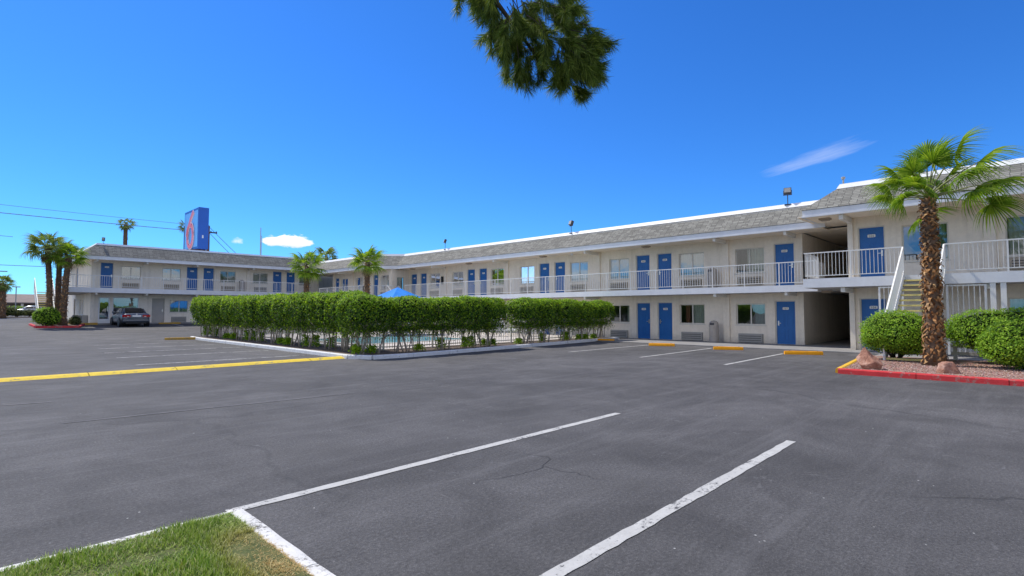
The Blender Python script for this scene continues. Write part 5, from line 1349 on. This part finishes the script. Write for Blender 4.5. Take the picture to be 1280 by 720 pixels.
# ------------------------------------------------------------------ cars
def paint(name, c):
    m, nt, b = mat(name); b.inputs['Base Color'].default_value = (*c, 1); b.inputs['Metallic'].default_value = .55; b.inputs['Roughness'].default_value = .3
    b.inputs['Coat Weight'].default_value = .6; b.inputs['Coat Roughness'].default_value = .06; return m
M['car_glass'] = painted('car_glass', (.015,.018,.022), .05, .02, spec=.8); M['tyre'] = painted('tyre_rubber', (.02,.02,.02), .85, .1); M['rim'] = painted('alloy', (.5,.5,.52), .3, .05, metal=1)
def lens(name, c):
    m, nt, b = mat(name); b.inputs['Base Color'].default_value = (*c, 1); b.inputs['Roughness'].default_value = .12; return m
M['tail'] = lens('tail_lens', (.42,.008,.012)); M['reverse'] = lens('reverse_lens', (.75,.62,.55)); M['amber'] = lens('headlight_lens', (.7,.72,.75))
def sedan(label, loc, rz, pm, group=None):
    r = empty('parked_car', label, 'car', loc, rz, group)
    # lower body: stations along x (rear -> front)
    st = [(-2.24,.40,.78,.66),(-2.20,.30,.90,.76),(-2.08,.24,.985,.83),(-1.75,.22,1.01,.875),(-1.2,.21,1.00,.895),(-.4,.20,.985,.90),(.5,.20,.965,.90),(1.0,.20,.94,.89),(1.5,.21,.87,.875),(1.95,.23,.78,.83),(2.18,.28,.69,.74),(2.26,.36,.60,.60)]
    b = MB(); K = 15
    for x, zb, zt, hw in st:
        half = [(0, zb), (hw*.72, zb), (hw*.93, zb+.05), (hw*.985, zb+.18), (hw, lerp(zb, zt, .55)), (hw*.985, zt-.14), (hw*.93, zt-.045), (hw*.72, zt)]
        sec = [(y, z) for y, z in half] + [(-y, z) for y, z in reversed(half[1:])]
        for y, z in sec: b.v.append((x, y, z))
    for i in range(len(st)-1):
        for k in range(K): k2 = (k+1) % K; b.f.append((i*K+k, (i+1)*K+k, (i+1)*K+k2, i*K+k2)); b.m.append(0)
    b.f.append(tuple(range(K))); b.m.append(0); b.f.append(tuple((len(st)-1)*K+k for k in reversed(range(K)))); b.m.append(0)
    bo = b.build('body', pm, r, smooth=True); s = bo.modifiers.new('s', 'SUBSURF'); s.levels = 1; s.render_levels = 2
    # greenhouse
    gs = [(-1.72,.98,.99,.70,.70),(-1.35,.98,1.21,.75,.63),(-.95,.98,1.365,.77,.585),(-.3,.97,1.42,.775,.58),(.25,.96,1.405,.77,.575),(.62,.95,1.25,.76,.60),(1.08,.93,.945,.70,.69)]
    g = MB(); K2 = 7
    for x, zb, zt, wb, wt in gs:
        for y, z in ((wb, zb-.04), (lerp(wb, wt, .5)+.012, lerp(zb, zt, .5)), (wt+.02, zt-.05), (0, zt), (-wt-.02, zt-.05), (-lerp(wb, wt, .5)-.012, lerp(zb, zt, .5)), (-wb, zb-.04)): g.v.append((x, y, z))
    for i in range(len(gs)-1):
        for k in range(K2-1): g.f.append((i*K2+k, i*K2+k+1, (i+1)*K2+k+1, (i+1)*K2+k)); g.m.append(0)
    go = g.build('roof', pm, r, smooth=True)
    def onb(pts, nm, mt, parent=r):
        q = MB(); q.add(pts, [tuple(range(len(pts)))]); o = q.build(nm, mt, parent); so2 = o.modifiers.new('t', 'SOLIDIFY'); so2.thickness = .012; so2.offset = 0; return o
    onb([(-1.69,.60,1.035),(-1.69,-.60,1.035),(-1.06,-.50,1.345),(-1.06,.50,1.345)], 'rear_window', M['car_glass'])
    onb([(1.02,.60,.99),(1.02,-.60,.99),(.40,-.50,1.37),(.40,.50,1.37)], 'windscreen', M['car_glass'])
    for sgn in (1, -1):
        onb([(-1.25,sgn*.762,1.03),(-.42,sgn*.790,1.02),(-.42,sgn*.640,1.335),(-.92,sgn*.640,1.315)], 'side_window', M['car_glass'])
        onb([(-.36,sgn*.790,1.02),(.78,sgn*.772,1.0),(.36,sgn*.640,1.32),(-.36,sgn*.640,1.34)], 'side_window', M['car_glass'])
        q = MB(); q.box((.52, sgn*.90-.11, .98), (.68, sgn*.90+.11, 1.12)); q.build('mirror', pm, r, bevel=.04)
        # tail lamps wrap the corner
        t = MB(); t.box((-2.235, sgn*.36, .70), (-2.17, sgn*.70, .86)); t.box((-2.20, sgn*.70, .70), (-2.02, sgn*.835, .86)); t.box((-2.243, sgn*.44, .72), (-2.236, sgn*.58, .77), 1)
        t.build('tail_light', [M['tail'], M['reverse']], r, bevel=.015)
        t = MB(); t.box((2.0, sgn*.52, .60), (2.19, sgn*.76, .71)); t.build('headlight', M['amber'], r, bevel=.02)
        for x in (-.9, .15): t = MB(); t.box((x, sgn*.885, .80), (x+.16, sgn*.925, .825)); t.build('door_handle', M['chrome'], r)
        for x in (-1.36, 1.38):
            wv = MB(); T_ = Matrix.Translation((x, sgn*.80, .315)) @ Matrix.Rotation(R(90), 4, 'X')
            prof = [(.21,-.10),(.28,-.105),(.313,-.075),(.315,.075),(.28,.105),(.21,.10)]
            k = MB(); k.lathe(prof, 28); wv.add(k.v, k.f, 0, T_); wo = wv.build('wheel', M['tyre'], r, smooth=True)
            rm = MB(); k = MB(); k.lathe([(0,-.09),(.08,-.092),(.2,-.075),(.215,-.1)], 20); k.lathe([(0,.09),(.08,.092),(.2,.075),(.215,.1)], 20); rm.add(k.v, k.f, 0, T_)
            ro = rm.build('rim', M['rim'], wo)
            ar = MB(); k = MB(); k.lathe([(0,-.13),(.365,-.13),(.365,.104),(0,.104)], 28); ar.add(k.v, k.f, 0, T_); ar.build('wheel_arch', M['black'], r)
    q = MB(); q.box((-2.262, -.26, .72), (-2.235, .26, .84)); q.build('number_plate', M['plate'], r)
    q = MB(); q.lathe([(0, 0), (.05, 0), (.05, .015), (0, .02)], 16); e = MB(); e.add(q.v, q.f, 0, Matrix.Translation((-2.225, 0, .895)) @ Matrix.Rotation(R(-90), 4, 'Y')); e.build('badge', M['chrome'], r)
    q = MB(); q.box((-2.27, -.80, .36), (-2.10, .80, .52)); q.build('bumper', pm, r, bevel=.05)
    q = MB(); q.box((-2.2, -.62, .22), (-2.05, .62, .35)); q.build('rear_valance', M['black'], r, bevel=.02)
    return r
sedan('dark grey blue sedan parked nose in at the office wing', (8.72, 48.35, ground_z(8.72, 47.6)-.04), R(90), paint('car_paint_slate', (.085,.10,.13)))
sedan('dark red car parked by the street at the far left', (1.5, 80, 1.0), R(186), paint('car_paint_maroon', (.16,.015,.03)))
sedan('silver car right of the dark red one on the street at the far left', (7.0, 108, 1.0), R(180), paint('car_paint_silver', (.5,.52,.55)))

# ------------------------------------------------------------------ far left background
lb = empty('low_building', 'low brown roofed building across the street at far left', 'building', (8, 150, .9))
b = MB(); b.box((-40, 0, 0), (26, 14, 2.6)); b.build('wall', painted('tan_wall', (.34,.26,.21), .9, .1), lb)
b = MB(); b.add([(-41,-2.2,2.5),(27,-2.2,2.5),(27,6,4.4),(-41,6,4.4),(-41,16,2.5),(27,16,2.5)], [(0,1,2,3),(3,2,5,4)]); b.add([(-41,-2.2,2.3),(27,-2.2,2.3),(27,-2.2,2.52),(-41,-2.2,2.52)], [(0,1,2,3)]); b.build('roof', painted('tile_roof', (.21,.165,.145), .9, .15, .8), lb)
for i in range(12):
    x = -36 + 5.2*i; b = MB(); b.box((x-.2, -1.9, 0), (x+.2, -1.5, 2.4)); b.build('column', M['wall'], lb)
    b = MB(); b.box((x+1.4, -.03, .6), (x+3.6, .02, 2.0)); b.build('window', M['car_glass'], lb)
for i, (x, y, s_, lab_) in enumerate([(2.9, 74, 1.0, 'low dull bush at the far left edge of the lot'), (3.9, 75, .7, 'small dry bush between the parked street cars'), (4.9, 76, .7, 'small olive bush nearest the left stairs by the street'), (4.3, 132, 1.5, 'leftmost round green shrub in front of the low brown building'), (9.2, 132, 1.5, 'round green shrub in front of the low brown building nearest the stairs'), (6.6, 132, 1.5, 'round green shrub between two others before the low brown building')]):
    make_bush(lab_, (x, y, 1.0), .95*s_, .8*s_, .03, 1.05*s_, 1300, 60+i, 'dull_leaf' if y < 100 else 'bush_leaf', .14*s_, nst=3)
b = MB(); b.tube([(6.0, 120, .9), (6.0, 120, 5.6)], .07, 8); b.box((5.5, 119.9, 5.55), (6.5, 120.1, 5.7)); tag(b.build('street_lamp', M['ac']), 'thin grey street lamp in front of the low brown building', 'street lamp')
mb = MB(); mb.box((-200, 73.0, .85), (5.6, 77.0, 1.0)); tag(mb.build('verge', M['dirt']), 'dry dirt verge along the street at the far left', 'ground', kind='structure')
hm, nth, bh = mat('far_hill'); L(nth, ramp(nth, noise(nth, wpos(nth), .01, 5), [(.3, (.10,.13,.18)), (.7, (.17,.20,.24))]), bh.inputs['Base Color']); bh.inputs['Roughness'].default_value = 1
mb = MB(); rr = random.Random(4); n = 60
for i in range(n+1):
    x = -900 + i*25; h_ = 16 + 13*mnoise.noise(Vector((i*.13, 0, 5))) + 5*mnoise.noise(Vector((i*.6, 2, 0)))
    mb.v += [(x, 1000, -5), (x, 1040, max(3, h_*.85)), (x, 1120, max(4, h_))]
for i in range(n):
    for k in range(2): mb.f.append((3*i+k, 3*i+3+k, 3*i+4+k, 3*i+1+k)); mb.m.append(0)
tag(mb.build('hills', hm, smooth=True), 'low bluish hills on the horizon at far left', 'hills', kind='structure')

# ------------------------------------------------------------------ pine branch overhead
pt = empty('pine_tree', 'pine tree whose drooping needle branch hangs into the top of the picture', 'tree', (-1.6, -1.3, 0))
PO = Vector((-1.6, -1.3, 0)); fwd = Vector((math.cos(HEAD), math.sin(HEAD), 0)); rgt = Vector((math.sin(HEAD), -math.cos(HEAD), 0))
def W3(r, f, z): return rgt*r + fwd*f + Vector((0,0,z)) - PO
b = MB(); b.tube([(0,0,-.1), (.05,0,2), (0,.06,4), (.03,0,6.5), (0,0,8.5)], [.24,.2,.17,.13,.08], 12); b.build('trunk', M['bark_dark'], pt, smooth=True)
b = MB(); b.tube([Vector((0,0,4.6)), Vector((.9,.8,5.0)), W3(-.6, 2.5, 4.75), W3(-.38, 3.2, 4.1), W3(-.10, 3.5, 3.62), W3(.17, 3.6, 3.30), W3(.32, 3.62, 3.16)], [.07,.055,.035,.024,.016,.009,.004], 8)
rr = random.Random(23); ND = MB(); TW = b
M['needle'] = leaf_mat('pine_needle', (.03,.055,.012), (.10,.16,.026), (.33,.40,.10), .35, .5)
def needles(p, d, ln, nn):
    """tufts along a twig: needles sweep forward along it"""
    for i in range(nn):
        t = rr.random()**.8; q = p + d*ln*t; ax = d.orthogonal().normalized(); ax = Matrix.Rotation(rr.uniform(0,6.283), 3, d) @ ax
        nd = (d*rr.uniform(.35, 1.1) + ax*rr.uniform(.35, .9) + Vector((0,0,-.22))).normalized(); L_ = rr.uniform(.055, .10); s = nd.cross(Vector((rr.gauss(0,1), rr.gauss(0,1), rr.gauss(0,1)))).normalized()*.0014
        bend = Vector((0,0,-.012*rr.random())); k = len(ND.v); m_ = q + nd*L_*.55
        ND.v += [tuple(q - s), tuple(q + s), tuple(m_ + s*.9), tuple(m_ - s*.9), tuple(q + nd*L_ + bend)]
        ND.f += [(k, k+1, k+2, k+3), (k+3, k+2, k+4)]; ND.m += [0, 0]
def twig(p, d, ln, r, depth):
    d = d.normalized(); q = p + d*ln*.5 + Vector((0,0,.01)); e = p + d*ln + Vector((0,0,-.05*ln)); TW.tube([p, q, e], [r, r*.8, r*.5], 5)
    if depth == 0: needles(p, d, ln*1.05, int(ln*1150)); return
    n_ = 3 if depth == 1 else 4
    for k in range(n_):
        t = rr.uniform(.3, 1); dd = (d + Vector((rr.gauss(0,.55), rr.gauss(0,.55), rr.gauss(-.18,.4)))).normalized()
        twig(p.lerp(e, t), dd, ln*rr.uniform(.5, .75), r*.6, depth-1)
    needles(p.lerp(e, .5), d, ln*.55, int(ln*760))
# twigs follow the silhouette: (right, height) anchor -> direction, at about 3.5 m
tw = [(-.14,3.66,-.4,-.6,.16),(-.10,3.54,-.1,-.9,.20),(-.06,3.44,.05,-.9,.30),(.0,3.42,.3,-.8,.30),(.06,3.36,.1,-.9,.30),(.02,3.28,-.15,-.9,.28),(.12,3.30,.5,-.7,.28),(.10,3.18,.15,-.9,.26),(.20,3.22,.4,-.8,.26),(.26,3.14,.7,-.5,.26),(.32,3.10,.35,-.8,.22),(.38,3.05,.85,-.3,.26),(.42,3.02,.6,-.7,.22),(.30,3.28,.8,-.35,.26),(.36,3.20,.8,-.5,.26),(.18,3.44,.7,-.4,.30),(.30,3.40,.9,-.2,.26),(.05,3.56,.3,-.7,.30),(-.12,3.66,-.4,-.5,.22),(.28,3.58,.8,-.1,.26),(-.14,3.72,-.6,-.4,.14),(.45,3.12,.8,-.2,.22),(.46,3.06,.7,-.5,.20),(.40,3.14,.9,-.3,.26),(.44,3.2,.8,-.35,.22),(.34,3.02,.2,-.9,.18)]
for (r_, z_, dr, dz, ln) in tw:
    for q_ in range(3):
        twig(W3(r_ - .045 + rr.uniform(-.03,.03), 3.5 + rr.uniform(-.22,.22), z_ + .175 + rr.uniform(-.02,.03)), rgt*(dr + rr.uniform(-.15,.15)) + fwd*rr.uniform(-.4,.4) + Vector((0,0,dz)), ln*.66, .0035, 1)
for k in range(16):
    twig(W3(rr.uniform(-.22,.40), 3.5 + rr.uniform(-.3,.3), rr.uniform(3.75, 4.1)), rgt*rr.uniform(-.8,.8) + Vector((0,0,-.4)) + fwd*rr.uniform(-.4,.4), .22, .0035, 1)
bo = TW.build('branch', M['bark_dark'], pt, smooth=True)
ND.build('needles', M['needle'], bo)
